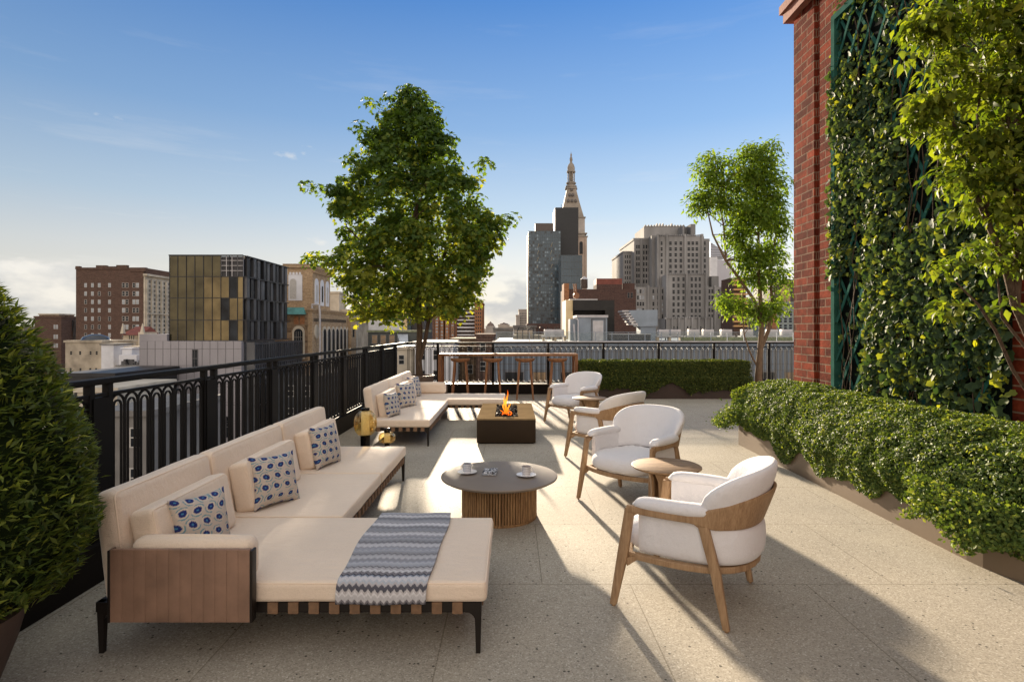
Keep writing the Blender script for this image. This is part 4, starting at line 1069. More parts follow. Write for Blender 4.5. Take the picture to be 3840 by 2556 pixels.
# big potted bush at the left edge
def left_bush():
    cx, cy = -2.32, 2.28
    p = thing('plant_pot', 'tapered dark concrete pot at the lower left corner', 'pot', (cx, cy, 0))
    mb = MB(); mb.lathe([(0.15, 0.0), (0.20, 0.12), (0.262, 0.30), (0.292, 0.42), (0.297, 0.435), (0.272, 0.437), (0.262, 0.40), (0.0, 0.395)], k=48); mb.build('pot_body', pot_mat, p)
    mb = MB(); mb.lathe([(0.0, 0.402), (0.258, 0.403)], k=24); mb.build('soil', soil, p)
    root = thing('potted_shrub', 'large cone shaped evergreen shrub filling the left edge', 'shrub', (cx, cy, 0.4))
    ctl = [(0.44, 0.22), (0.50, 0.42), (0.60, 0.52), (0.75, 0.575), (0.95, 0.575), (1.15, 0.53), (1.30, 0.48), (1.42, 0.43), (1.55, 0.37), (1.70, 0.28), (1.82, 0.19), (1.92, 0.10), (1.98, 0.02)]
    zs = np.array([c[0] for c in ctl]); rs_ = np.array([c[1] for c in ctl]) * 0.925
    n = 34000; z = rng.uniform(0.43, 1.98, n); keep = rng.random(n) < np.interp(z, zs, rs_) / 0.56; z = z[keep]; n = len(z)
    a = rng.uniform(0, 2 * np.pi, n); r0 = np.interp(z, zs, rs_)
    lump = np.array([mn.noise(Vector((math.cos(q) * 2.6, math.sin(q) * 2.6, zz * 5))) for q, zz in zip(a, z)])
    r = r0 * (1 + 0.11 * lump) - (rng.random(n) ** 1.6) * 0.12 + 0.008 + (rng.random(n) > 0.97) * rng.random(n) * 0.05
    pos = np.stack([cx + r * np.cos(a), cy + r * np.sin(a), z], 1)
    out = np.stack([np.cos(a), np.sin(a), 0.35 + 0 * a], 1); tip = out * 1.0 + np.array([0, 0, 0.55]) + rng.normal(0, 0.55, (n, 3))
    nrm = np.stack([-0.4 * np.cos(a), -0.4 * np.sin(a), 1 + 0 * a], 1) + rng.normal(0, 0.5, (n, 3))
    T, TF = oval(0.26, 0.05, 0.08)
    tone = np.clip(rng.normal(0.40, 0.2, n) + (rng.random(n) > 0.9) * 0.3, 0, 1)
    leafmesh('leaves', pos, nrm, rng.uniform(0.036, 0.066, n), T, TF, leaf_bush, root, tone, tip=tip, org=(cx, cy, 0.4))
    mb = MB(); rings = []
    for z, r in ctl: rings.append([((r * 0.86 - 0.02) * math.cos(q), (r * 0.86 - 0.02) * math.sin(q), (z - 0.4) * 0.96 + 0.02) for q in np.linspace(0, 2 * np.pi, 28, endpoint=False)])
    mb.rings(rings[:-1]); mb.build('light_block_core', core_dark, root)
    mb = MB(); mb.tube([(0, 0, 0.0), (0.01, 0, 0.12)], 0.03, 8); mb.build('trunk', bark, root)
left_bush()

# ------------------------------------------------------------------ trees
def px(vx, vy, y):   # 2356-wide picture pixels at depth y -> x, z
    sx, sy = vx / 0.61354, vy / 0.61354
    return (sx - CXP) * y / F, EYE + (HYP - sy) * y / F
def make_tree(name, label, base, trunk_pts, trunk_r, clusters, per, leaf_size, tmpl, lmat, barkm, toneb, twig_r=0.012, forks=(), crad=0.26, group=None, hang=0.35, flat=0.6, limbs=70):
    root = thing(name, label, 'tree', base, 0, group)
    mb = MB(base)
    mb.tube(trunk_pts, trunk_r, 12)
    anchors = [(Vector(p), r) for p, r in zip(trunk_pts, trunk_r)][len(trunk_pts) // 2:]
    for fk, fr in forks: mb.tube(fk, fr, 9); anchors += [(Vector(p), r) for p, r in zip(fk, fr)][len(fk) // 3:]
    cl = [Vector(c) for c in clusters]; sel = random.sample(cl, min(limbs, len(cl)))
    ax0 = anchors[:]; nodes = []
    for c in sorted(sel, key=lambda c: (c - Vector(trunk_pts[-1])).length)[:]:
        cand = [a for a in ax0 if a[0].z < c.z + 0.15] or ax0
        a = min(cand, key=lambda a: (a[0] - c).length + 0.25 * abs(a[0].z - c.z) - (0.3 if a in anchors else 0)); ra = min(a[1] * 0.6, twig_r * 2.4)
        pts = limb(mb, a[0], c, ra, twig_r * 0.3)
        ax0.append((pts[3], ra * 0.6)); nodes.append(c)
    mb.build('trunk', barkm, root)
    n = len(cl) * per; C = np.repeat(np.array([tuple(c) for c in cl]), per, 0)
    d = rng.normal(size=(n, 3)); d /= np.linalg.norm(d, axis=1, keepdims=True); rr = crad * rng.random((n, 1)) ** 0.45
    dd = d * rr; dd[:, 2] *= flat; dd[:, 2] -= 0.25 * (rr[:, 0] ** 2) / crad
    pos = C + dd
    nrm = np.array([0, 0, 1.0]) * flat + d * 0.55 + rng.normal(0, 0.38, (n, 3)); tip = d + np.array([0, 0, -hang]) + rng.normal(0, 0.4, (n, 3))
    ct = np.repeat(rng.normal(0, 0.10, len(cl)), per)
    tone = np.clip(toneb(pos) + ct + rng.normal(0, 0.14, n), 0, 1)
    leafmesh('crown', pos, nrm, rng.uniform(*leaf_size, n), tmpl[0], tmpl[1], lmat, root, tone, tip=tip, org=base)
    return root
# maple in the pot by the corner
D = 12.9; bx_, _ = px(965, 865, D)
prof = [(200, 925, 962), (225, 900, 1000), (250, 868, 1016), (300, 835, 1048), (350, 795, 1062), (385, 780, 1080), (410, 768, 1110), (430, 735, 1122), (480, 742, 1140), (500, 750, 1168), (530, 775, 1158), (560, 770, 1160), (590, 722, 1150), (620, 735, 1140), (650, 765, 1118), (680, 780, 1112), (705, 800, 1100), (735, 840, 1080)]
pv = np.array(prof, float); cls = []
while len(cls) < 800:
    vy = 205 + 523 * random.random() ** 0.9; l_, r_ = np.interp(vy, pv[:, 0], pv[:, 1]), np.interp(vy, pv[:, 0], pv[:, 2]); hw = (r_ - l_) / 2 - 15; mid = (l_ + r_) / 2
    if random.random() > hw / 205 + 0.1: continue
    a = random.uniform(0, 2 * math.pi); q = random.random() ** 0.38
    u = math.cos(a) * q; v = math.sin(a) * q
    vx = mid + u * hw; X, Z = px(vx, vy, D); Yd = D + v * hw / 0.61354 * D / F
    if mn.noise(Vector((X * 1.1, Yd * 1.1, Z * 1.4))) < -0.38: continue
    # keep the silhouette under perspective: scale x by depth
    X = X * Yd / D; Z = EYE + (Z - EYE) * (Yd / D)
    cls.append((X, Yd, Z))
for vx, vy in ((720, 432), (745, 440), (712, 597), (735, 592), (1165, 505), (1150, 515), (1175, 500), (860, 250), (835, 300), (1110, 360), (1115, 380), (905, 228), (835, 735), (850, 715), (895, 725), (905, 745), (880, 700), (1045, 700), (1040, 715), (1090, 690)):
    X, Z = px(vx, vy, D); cls.append((X, D + random.uniform(-.4, .4), Z))
tx, tz = px(965, 640, D); t2x, t2z = px(955, 420, D)
trk = [(bx_, D, 0.5), (bx_ - 0.02, D, 1.0), (bx_ + 0.01, D, 1.6), (bx_ - 0.04, D, 2.2), (tx - .02, D, 2.9), (tx - .05, D, 3.8), (t2x, D, 4.8), (t2x - .02, D, 5.9), (t2x - .06, D, 6.7)]
f1 = [(bx_ + 0.03, D - .02, 0.95), (bx_ + 0.13, D, 1.35), (bx_ + 0.2, D + .05, 1.8), (bx_ + 0.18, D + .05, 2.3), (bx_ + 0.42, D + .1, 3.0), (bx_ + 0.8, D + .2, 3.9), (bx_ + 1.1, D + .2, 4.6)]
f2 = [(bx_ - 0.03, D, 1.9), (bx_ - 0.3, D - .1, 2.5), (bx_ - 0.9, D - .2, 3.2), (bx_ - 1.6, D - .2, 3.9)]
f3 = [(bx_ + 0.0, D, 2.1), (bx_ + 0.1, D - .3, 2.9), (bx_ - 0.1, D - .7, 3.8), (bx_ + .3, D - 1.0, 4.6)]
f4 = [(bx_ - .05, D, 2.6), (bx_ - .2, D + .4, 3.4), (bx_ + .2, D + .9, 4.3)]
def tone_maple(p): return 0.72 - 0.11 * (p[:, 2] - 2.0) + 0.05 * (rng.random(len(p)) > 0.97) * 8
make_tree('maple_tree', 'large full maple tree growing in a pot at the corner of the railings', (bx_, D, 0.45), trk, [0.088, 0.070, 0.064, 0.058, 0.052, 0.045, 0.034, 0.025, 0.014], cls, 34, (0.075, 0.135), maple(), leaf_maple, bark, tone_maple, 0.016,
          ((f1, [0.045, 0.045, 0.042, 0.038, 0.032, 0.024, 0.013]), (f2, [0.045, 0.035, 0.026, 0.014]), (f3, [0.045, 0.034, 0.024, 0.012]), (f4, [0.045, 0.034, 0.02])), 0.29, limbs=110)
p = thing('plant_pot', 'wide grey brown pot holding the maple tree behind the far sofa', 'pot', (bx_, D, 0))
mb = MB(); mb.lathe([(0.20, 0.0), (0.25, 0.1), (0.29, 0.30), (0.31, 0.52), (0.325, 0.535), (0.325, 0.565), (0.29, 0.568), (0.28, 0.52), (0.0, 0.515)], k=48, sx=1.05); mb.build('pot_body', pot_mat2, p)
mb = MB(); mb.lathe([(0.0, 0.522), (0.285, 0.523)], k=24); mb.build('soil', soil, p)

def ellip_clusters(ells, D, n, sq=1.0, dscale=0.75, cut=-0.35):
    wts = [a * b for _, _, a, b in ells]; out = []
    while len(out) < n:
        cx, cy, a, b = random.choices(ells, wts)[0]; v = Vector((random.gauss(0, 1), random.gauss(0, 1), random.gauss(0, 1))).normalized() * random.random() ** 0.5
        X, Z = px(cx + v.x * a, cy + v.z * b, D); Yd = D + v.y * a / 0.61354 * D / F * dscale
        if mn.noise(Vector((X * 2, Yd * 2, Z * 2.4))) < cut: continue
        out.append((X * Yd / D, Yd, EYE + (Z - EYE) * Yd / D))
    return out
# light multi stemmed tree at the far end of the clipped hedge
D = 13.55
ells = [(1640, 385, 42, 38), (1612, 460, 26, 34), (1655, 450, 38, 48), (1755, 350, 48, 28), (1720, 400, 50, 50), (1772, 420, 42, 55), (1735, 480, 65, 55), (1790, 510, 30, 55), (1700, 540, 36, 40), (1765, 590, 50, 40), (1730, 640, 42, 28), (1795, 640, 26, 26), (1690, 700, 26, 18), (1665, 690, 16, 14), (1745, 715, 40, 22), (1785, 700, 22, 16), (1715, 590, 30, 30)]
c2 = ellip_clusters(ells, D, 620, cut=-0.6)
bx2, _ = px(1745, 865, D)
def P2(vx, vy, dy=0.0): X, Z = px(vx, vy, D); return (X * (D + dy) / D, D + dy, EYE + (Z - EYE) * (D + dy) / D)
stem = [(bx2, D, 0.0), P2(1745, 865), P2(1748, 820), P2(1752, 760), P2(1750, 700), P2(1745, 620), P2(1745, 540), P2(1750, 450), P2(1765, 370)]
fk = [([P2(1751, 800), P2(1768, 760), P2(1776, 700), P2(1772, 620), P2(1785, 540), P2(1780, 440)], [0.05, 0.045, 0.038, 0.03, 0.02, 0.01]),
      ([P2(1751, 745), P2(1735, 690), P2(1700, 640), P2(1670, 600), P2(1640, 540), P2(1620, 450)], [0.05, 0.04, 0.033, 0.028, 0.02, 0.01]),
      ([P2(1670, 600), P2(1665, 520), P2(1650, 440), P2(1645, 370)], [0.024, 0.02, 0.014, 0.008]),
      ([P2(1746, 850), P2(1725, 810), P2(1712, 770), P2(1708, 700), P2(1712, 640)], [0.022, 0.018, 0.015, 0.012, 0.008])]
make_tree('multi_stem_tree', 'airy light green tree with several stems beside the far end of the brick wall', (bx2, D, 0), stem, [0.10, 0.085, 0.07, 0.06, 0.05, 0.038, 0.028, 0.018, 0.01], c2, 27, (0.075, 0.155), oval(0.42, 0.08, 0.2), leaf_elm, bark_light,
          lambda p: 0.52 - 0.05 * (p[:, 2] - 4) * 0, 0.012, fk, 0.30, limbs=80, hang=0.7, flat=0.85)
# leafy tree leaning in from the right edge, in front of the trellis
D = 3.35
ells = [(2110, 60, 45, 45), (2085, 240, 40, 26), (2075, 150, 24, 20), (2110, 290, 35, 25), (2150, 85, 55, 45), (2230, 60, 90, 60), (2320, 90, 70, 90), (2200, 160, 70, 45), (2105, 235, 40, 30), (2160, 240, 50, 40), (2290, 210, 90, 60), (2190, 310, 50, 35), (2270, 330, 75, 50), (2340, 300, 40, 80), (2195, 400, 40, 28), (2250, 420, 70, 35), (2330, 420, 45, 60), (2210, 500, 45, 28), (2290, 490, 60, 40), (2180, 625, 38, 30), (2215, 660, 50, 35), (2270, 600, 60, 40), (2330, 570, 45, 50), (2190, 700, 35, 22), (2280, 690, 45, 25), (2420, 100, 80, 120), (2430, 350, 80, 140), (2420, 550, 60, 90), (2290, -60, 160, 60)]
c3 = ellip_clusters(ells, D, 500, dscale=0.9)
bx3, by3 = 3.55, 3.75
def P3(vx, vy, dy=0.0): X, Z = px(vx, vy, D); return (X * (D + dy) / D, D + dy, EYE + (Z - EYE) * (D + dy) / D)
stem = [(bx3, by3, 0.25), (3.50, 3.7, 0.7), P3(2440, 900, .2), P3(2375, 790, .1), P3(2335, 700), P3(2310, 600), P3(2275, 520), P3(2235, 420), P3(2200, 310), P3(2170, 180)]
fk = [([P3(2335, 700), P3(2345, 560), P3(2340, 430), P3(2320, 300), P3(2310, 120)], [0.026, 0.022, 0.017, 0.012, 0.006]),
      ([(3.53, 3.72, 0.5), P3(2420, 990, .25), P3(2330, 850, .1), P3(2290, 760), P3(2250, 700), P3(2200, 650)], [0.012, 0.011, 0.010, 0.009, 0.007, 0.004]),
      ([P3(2275, 520), P3(2262, 400), P3(2250, 280), P3(2260, 120)], [0.016, 0.012, 0.009, 0.005]),
      ([(3.53, 3.72, 0.5), P3(2430, 930, .1), P3(2360, 800), P3(2305, 730), P3(2295, 640)], [0.012, 0.010, 0.009, 0.008, 0.004])]
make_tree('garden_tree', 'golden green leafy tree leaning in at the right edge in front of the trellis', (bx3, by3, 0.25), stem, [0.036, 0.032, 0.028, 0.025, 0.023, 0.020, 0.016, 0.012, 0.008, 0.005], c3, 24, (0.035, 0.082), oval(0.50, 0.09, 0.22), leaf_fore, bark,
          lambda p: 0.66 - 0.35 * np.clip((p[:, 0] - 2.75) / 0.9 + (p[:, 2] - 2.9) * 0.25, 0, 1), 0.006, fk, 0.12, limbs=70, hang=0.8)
# ------------------------------------------------------------------ the city
def PX(sx, D): return (sx - CXP) * D / F
def PZ(sy, D): return EYE + (HYP - sy) * D / F
GZ = -42.0
win_glass = glassmat('dark window glass', (0.016, 0.019, 0.023), 0.2, 0.0, 0.7, 0.5, 0.15)
win_light = glassmat('pale window glass', (0.30, 0.33, 0.36), 0.15, 0.0, 0.7, 0.4)
win_warm = glassmat('warm window glass', (0.22, 0.14, 0.07), 0.15, 0.0, 0.7, 0.4)
frame_pale = M('pale window frame', (0.42, 0.40, 0.37), 0.7)
frame_mid = M('grey window frame', (0.16, 0.15, 0.14), 0.7)
WMESH = {}
def window_mesh(w, h, glass, frame, face, bars):
    key = (round(w, 3), round(h, 3), glass.name, frame.name, face, bars)
    if key in WMESH: return WMESH[key]
    mb = MB(); f = min(w, h) * 0.09
    def b(u0, u1, z0, z1, d0, d1, mi):
        if face == 'F': mb.box(u0, u1, -d1, -d0, z0, z1, mi)
        elif face == 'R': mb.box(d0, d1, u0, u1, z0, z1, mi)
        else: mb.box(-d1, -d0, u0, u1, z0, z1, mi)
    t_ = 0.012 * max(h, 1.0)
    b(-w / 2 + f, w / 2 - f, f, h - f, 0.01, t_ * 0.6, 0)
    b(-w / 2, -w / 2 + f, 0, h, 0.01, t_ * 2, 1); b(w / 2 - f, w / 2, 0, h, 0.01, t_ * 2, 1); b(-w / 2 + f, w / 2 - f, h - f, h, 0.01, t_ * 2, 1); b(-w / 2 + f, w / 2 - f, 0, f, 0.01, t_ * 3, 1)
    if bars: b(-w / 2 + f, w / 2 - f, h / 2 - f / 2, h / 2 + f / 2, t_ * 0.6, t_ * 1.6, 1)
    o = mb.build('window', [glass, frame]); me = o.data; bpy.data.objects.remove(o); WMESH[key] = me; return me
class Building:
    def __init__(s, name, label, sx, D, cat='building', group=None):
        s.org = (PX(sx, D), D, GZ); s.root = thing(name, label, cat, s.org, 0, group); s.w = []
    def block(s, x0, x1, ytop, D, depth, mat, ybot=None, name='wall', roof=None, parapet=0.0, pmat=None, off=0.0):
        X0, X1, Z1 = PX(x0, D), PX(x1, D), PZ(ytop, D); Z0 = GZ if ybot is None else PZ(ybot, D)
        mb = MB(s.org); mb.box(X0, X1, D, D + depth, Z0, Z1); o = mb.build(name, mat, s.root)
        if parapet:
            h = parapet; e = 0.25; mb = MB(s.org); mb.box(X0 - e, X1 + e, D - e, D + depth + e, Z1 + .01, Z1 + h); mb.build('cornice', pmat or mat, s.root)
        return (X0, X1, D, depth, Z0, Z1)
    def win(s, face, u, z, w, h, pos, glass=None, frame=None, bars=True): s.w.append((face, u, z, w, h, pos, glass or win_glass, frame or frame_mid, bars))
    def front(s, cols, rows, wpx, hpx, D, glass=None, frame=None, bars=True, off=0.0, jit=None):
        for r in rows:
            for c in cols:
                gl = glass or win_glass
                if jit and random.random() < jit[0]: gl = jit[1]
                s.win('F', PX(c, D), PZ(r + hpx / 2, D), wpx * D / F, hpx * D / F, D - off, gl, frame, bars)
    def side(s, X, face, ys, zs, w, h, glass=None, frame=None, bars=True):
        for z in zs:
            for y in ys: s.win(face, y, z, w, h, X, glass, frame, bars)
    def finish(s):
        L_ = s.w; lim = 100
        L_ = sorted(L_, key=lambda t: -t[3] * t[4]) if len(L_) > lim else L_
        for i, (face, u, z, w, h, pos, gl, fr, bars) in enumerate(L_[:lim]):
            me = window_mesh(w, h, gl, fr, face, bars); p = (u, pos, z) if face == 'F' else (pos, u, z)
            link('window', me, s.root, (p[0] - s.org[0], p[1] - s.org[1], p[2] - s.org[2]))
        if len(L_) > lim:
            mb = MB(s.org); mats = []
            for (face, u, z, w, h, pos, gl, fr, bars) in L_[lim:]:
                me = window_mesh(w, h, gl, fr, face, bars); p = (u, pos, z) if face == 'F' else (pos, u, z)
                ids = []
                for m_ in (gl, fr):
                    if m_ not in mats: mats.append(m_)
                    ids.append(mats.index(m_))
                V = np.array([tuple(v.co) for v in me.vertices]) + np.array(p)
                for q in me.polygons: mb.f.append([i + mb.n for i in q.vertices]); mb.mi.append(ids[q.material_index]); mb.sm.append(False)
                mb.v.append(V); mb.n += len(V)
            o = mb.build('window_rows', mats, s.root); o['kind'] = 'stuff'
        return s.root
    def mb(s): return MB(s.org)
brown_brick = brickmat('brown brick far', (0.125, 0.075, 0.058), (0.09, 0.055, 0.044), (0.15, 0.12, 0.10), course=0.35, length=1.0, msize=0.03, bump=0)
tan_brick = brickmat('tan brick far', (0.46, 0.33, 0.20), (0.34, 0.235, 0.14), (0.30, 0.24, 0.18), course=0.3, length=0.8, msize=0.03, bump=0)
rough_brown = brickmat('rough brown stone', (0.27, 0.19, 0.12), (0.13, 0.09, 0.06), (0.2, 0.15, 0.11), course=0.5, length=0.9, msize=0.03, bump=0)
orange_brick = brickmat('orange brick far', (0.36, 0.16, 0.075), (0.26, 0.115, 0.055), (0.25, 0.15, 0.10), course=0.35, length=1.0, msize=0.03, bump=0)
red_brick_far = brickmat('dark red brick far', (0.105, 0.060, 0.050), (0.075, 0.046, 0.040), (0.12, 0.09, 0.08), course=0.3, length=0.9, msize=0.025, bump=0)
cream_stone = M('cream stone', (0.46, 0.41, 0.33), 0.8, 0, 0.25, 0.4, spec=0.08)
cream_wall = M('cream rendered wall', (0.36, 0.31, 0.24), 0.85, 0, 0.35, 0.35, spec=0.08)
white_wall = M('white painted wall', (0.60, 0.60, 0.62), 0.8, 0, 0.12, 0.4, spec=0.08)
grey_stone = M('grey limestone', (0.235, 0.23, 0.225), 0.85, 0, 0.40, 0.12, stretch=(1, 1, 0.25), spec=0.08)
pale_stone = M('pale limestone', (0.36, 0.325, 0.29), 0.8, 0, 0.25, 0.1, spec=0.08)
pale_panel = M('pale grey cladding', (0.27, 0.255, 0.27), 0.4, 0.1, 0.18, 0.25, stretch=(1, 1, 0.3))
stain = 0
joint_dark = M('panel joint', (0.10, 0.095, 0.10), 0.6)
gold_glass = glassmat('bronze mirror glass', (0.110, 0.086, 0.042), 0.10, 0.65, 0.55, 0.25)
gold_dark = glassmat('dark bronze glass', (0.058, 0.050, 0.026), 0.12, 0.6, 0.6, 0.2)
dark_glass = glassmat('smoked facade glass', (0.055, 0.06, 0.07), 0.12, 0.3, 0.5, 0.2)
blue_glass = glassmat('blue grey tower glass', (0.045, 0.072, 0.095), 0.2, 0.1, 0.35, 0.05)
fin_grey = M('grey metal fins', (0.085, 0.085, 0.09), 0.45, 0.5, 0.3, 0.3)
fin_dark = M('dark grey metal fins', (0.03, 0.03, 0.033), 0.45, 0.5, 0.3, 0.3)
black_clad = M('black cladding', (0.012, 0.014, 0.017), 0.45, 0.2, 0.2, 0.05)
red_roof = M('dark red roof', (0.17, 0.05, 0.035), 0.8, 0, 0.2, 1)
copper_roof = M('green copper roof', (0.07, 0.22, 0.20), 0.6, 0, 0.3, 1)
roof_grey = M('grey roof membrane', (0.16, 0.15, 0.14), 0.9, 0, 0.3, 0.3)
blue_metal = M('blue grey painted metal', (0.20, 0.235, 0.275), 0.5, 0.1, 0.15, 0.6)
neigh_wall = M('pale blue grey wall cladding', (0.125, 0.155, 0.195), 0.7, 0.0, 0.12, 0.15)
unit_white = M('pale rooftop unit metal', (0.42, 0.40, 0.40), 0.5, 0.1, 0.15, 1.5)
wood_tank = M('dark tank timber', (0.07, 0.05, 0.04), 0.8, 0, 0.3, 2)

# tall brown brick block, its cream side turned to the right
D = 200; B = Building('apartment_block', 'tall brown brick block with a wavy parapet and a cream ornamented side', 400, D)
q = B.block(285, 538, 1003, D, 15.2, brown_brick)
mb = B.mb()
for (a, b, t) in ((285, 300, 1000), (362, 400, 997), (400, 440, 1001), (438, 478, 996), (490, 548, 1020)): mb.box(PX(a, D), PX(b, D), D - 0.3, D + 0.9, PZ(1003, D) + .01, PZ(t, D) + 0.2)
mb.box(PX(284, D), PX(480, D), D - 0.25, D, PZ(1010, D), PZ(1003, D)); mb.build('parapet', brown_brick, B.root)
rows = [900 + r / 1.683 for r in (285, 338, 390, 443, 496, 548, 600)]
B.front([x / 1.683 for x in (541, 584, 627, 692)], rows, 10, 16, D, win_light, frame_pale, jit=(0.45, win_glass))
B.front([x / 1.683 for x in (780, 802, 846, 868)], rows, 11, 18, D, win_light, frame_pale, jit=(0.4, win_glass))
mb = B.mb(); X1 = q[1]; mb.box(X1 + .01, X1 + 0.6, D + .05, D + 15.2, GZ, PZ(1034, D)); mb.build('ornamented_side', cream_stone, B.root)
mb = B.mb(); mb.box(X1 + .01, X1 + 1.5, D - .3, D + 15.5, PZ(1034, D) + .01, PZ(1026, D)); mb.build('cornice', cream_stone, B.root)
mb = B.mb(); mb.box(X1 + 1.01, X1 + 1.3, D + .1, D + 15.3, PZ(1177, D), PZ(1172, D)); mb.build('string_course', cream_stone, B.root)
mb = B.mb()
for i in range(6): y = D + 0.4 + i * 2.83; mb.box(X1 + .61, X1 + 1.0, y, y + 0.9, GZ, PZ(1045, D))
mb.build('pilasters', cream_stone, B.root)
zs = [PZ(1060 + i * 16.5, D) for i in range(15)]
B.side(X1 + .62, 'R', [D + 1.75 + i * 2.83 + d for i in range(5) for d in (0, 0.85)][:10], zs, 0.7, 1.1, win_glass, frame_pale, False)
B.finish()

# far left small brown building with a penthouse
D = 230; B = Building('brick_house', 'low brown brick building with a roof hut between the shrub and the tall brown block', 190, D)
B.block(130, 230, 1192, D, 14, brown_brick, parapet=0.8); B.block(147, 222, 1180, D + 2, 8, rough_brown, name='roof_hut', parapet=0.5, pmat=cream_stone)
B.front([205, 214], [1225, 1262, 1295], 7, 16, D, win_light, frame_pale); B.finish()
D = 236; B = Building('industrial_building', 'dark grey building with rusty roof frames left of the tall brown block', 255, D)
B.block(228, 290, 1200, D, 18, M('dark grey wall', (0.07, 0.062, 0.058), .9, 0, .4, .3)); mb = B.mb()
for i in range(5): mb.bar((PX(232 + i * 12, D), D - .2, PZ(1260, D)), (PX(240 + i * 12, D), D - .2, PZ(1200, D)), .5, .5)
mb.build('roof_frame', fin_grey, B.root); B.finish()
# cream house group
D = 130; B = Building('townhouse', 'cream weathered townhouse with two rows of small dark windows', 312, D)
B.block(245, 380, 1284, D, 12, cream_wall, parapet=0.5, pmat=cream_wall)
B.front([267, 301, 340, 363], [1323], 9, 14, D, win_glass, cream_wall); B.front([265, 302, 339, 361], [1386], 9, 14, D, win_glass, cream_wall)
mb = B.mb(); mb.lathe([(0.0, 0), (3.0, 0), (2.6, .7), (1.2, 1.3), (0, 1.4)], (PX(300, D), D + 5, PZ(1284, D) + .5), 20); mb.build('skylight_dome', dark_glass, B.root); B.finish()
D = 126; B = Building('stair_tower', 'plain white painted tower beside the cream townhouse', 403, D)
B.block(380, 426, 1293, D, 6, white_wall, parapet=0.3, pmat=roof_grey); B.finish()
D = 118; B = Building('rooftop_building', 'small white stepped building with one dark window and cluttered roof', 487, D)
B.block(458, 494, 1307, D, 5, white_wall, parapet=0.2); B.block(446, 512, 1330, D - 1.5, 6, white_wall); B.block(440, 522, 1374, D - 3, 8, white_wall, parapet=.3, pmat=roof_grey)
B.front([486], [1358], 8, 13, D - 1.5)
mb = B.mb(); mb.box(PX(426, D), PX(524, D), D + 3, D + 12, GZ, PZ(1300, D)); mb.build('rear_wall', cream_wall, B.root)
mb = B.mb(); rs = random.Random(4)
for i in range(14): x = PX(rs.uniform(445, 518), D - 3); z0 = PZ(1374, D - 3) + .3; mb.box(x, x + rs.uniform(.3, 1.4), D - 2.8 + rs.random(), D - 1.6, z0, z0 + rs.uniform(.3, 1.2))
mb.build('roof_clutter', fin_grey, B.root); B.finish()
D = 150; B = Building('church', 'cream stone church gable with a dark red roof and three lancet windows', 492, D)
B.block(462, 524, 1256, D, 8, cream_wall, name='tower')
mb = B.mb(); x0, x1 = PX(462, D) - .4, PX(530, D); zr = PZ(1256, D) + .01
mb.add([(x0, D - .4, zr), (x1, D - .4, zr), (x1, D + 8, zr), (x0, D + 8, zr), (x0 + 1.2, D + 4, PZ(1224, D)), (x1, D + 4, PZ(1224, D))], [(0, 1, 5, 4), (2, 3, 4, 5), (0, 4, 3), (1, 2, 5), (0, 3, 2, 1)]); mb.build('roof', red_roof, B.root)
mb = B.mb()
for x in (463, 537): mb.bar((PX(x, D), D - .2, PZ(1250, D)), (PX(x, D), D - .2, PZ(1212, D)), .9, .9, .15, .15)
mb.box(PX(524, D), PX(545, D), D - .6, D + 5, GZ, PZ(1245, D)); mb.build('pinnacles', cream_stone, B.root)
B.front([486, 494, 502], [1276], 4.5, 38, D, win_glass, cream_stone, False); B.finish()

# bronze glass block over pale cladding
D = 90; X0, X1 = PX(636, D), PX(912, D); DP = 17.0; yb = 1277; B = Building('glass_building', 'bronze mirror glass block with dark finned side cantilevered over pale grey panels', 775, D)
zT = PZ(959, D); zB = PZ(yb, D)
mb = B.mb(); mb.box(X0 + .1, X1 - .1, D + .12, D + DP, zB + .1, zT - .1); mb.build('core', fin_dark, B.root)
rowz = [PZ(y, D) for y in (1277, 1200, 1117, 1037, 959)]; cx = [X0 + (X1 - X0) * t for t in np.array([0, 52, 106, 160, 215, 270, 325, 378, 430, 466]) / 466]
for r in range(4):
    for c in range(9):
        if r == 3 and c >= 6: continue
        m_ = gold_dark if c < 4 or r == 3 else gold_glass
        if (r, c) in ((2, 7), (0, 7), (1, 6)): m_ = win_glass
        mb = B.mb(); mb.box(cx[c] + .06, cx[c + 1] - .06, D + rs.uniform(0, .03), D + .11, rowz[r] + .06, rowz[r + 1] - .06); pn = mb.build('glass_panel', m_, B.root); pn.rotation_euler = (R(rs.uniform(-.5, .5)), 0, 0) if False else (0, 0, 0)
mb = B.mb()
for x in cx: mb.box(x - .045, x + .045, D - .06, D + .11, zB, zT)
for z in rowz: mb.box(X0, X1, D - .05, D + .10, z - .05, z + .05)
mb.box(X0 - .1, X1, D - .1, D + .1, zT - .02, zT + .18); mb.build('mullions', fin_dark, B.root)
# right side: staggered tall fins with dark gaps
for r in range(4):
    n = 9
    for i in range(n):
        y0 = D + 0.2 + i * (DP / n) + (0.5 if r % 2 else 0); z0, z1 = rowz[r] + .1, rowz[r + 1] - .1
        mb = B.mb(); mb.box(X1 + .0, X1 + (.30 if (i + r) % 2 else .5), y0, y0 + DP / n * 0.52, z0, z1); mb.build('fin_panel', fin_grey if (i + r) % 3 else fin_dark, B.root)
mb = B.mb()
for z in rowz: mb.box(X1 - .05, X1 + .55, D, D + DP + .2, z - .12, z + .06)
mb.build('floor_bands', fin_dark, B.root)
for r in range(4):
    for i in range(9):
        y0 = D + 0.25 + i * (DP / 9) + (0.5 if r % 2 else 0) + DP / 9 * .54; mb = B.mb(); mb.box(X1 - .02, X1 + .06, y0, y0 + DP / 9 * .36, rowz[r] + .2, rowz[r + 1] - .2); mb.build('side_window', win_light if (i * 5 + r * 3) % 7 == 0 else win_glass, B.root)
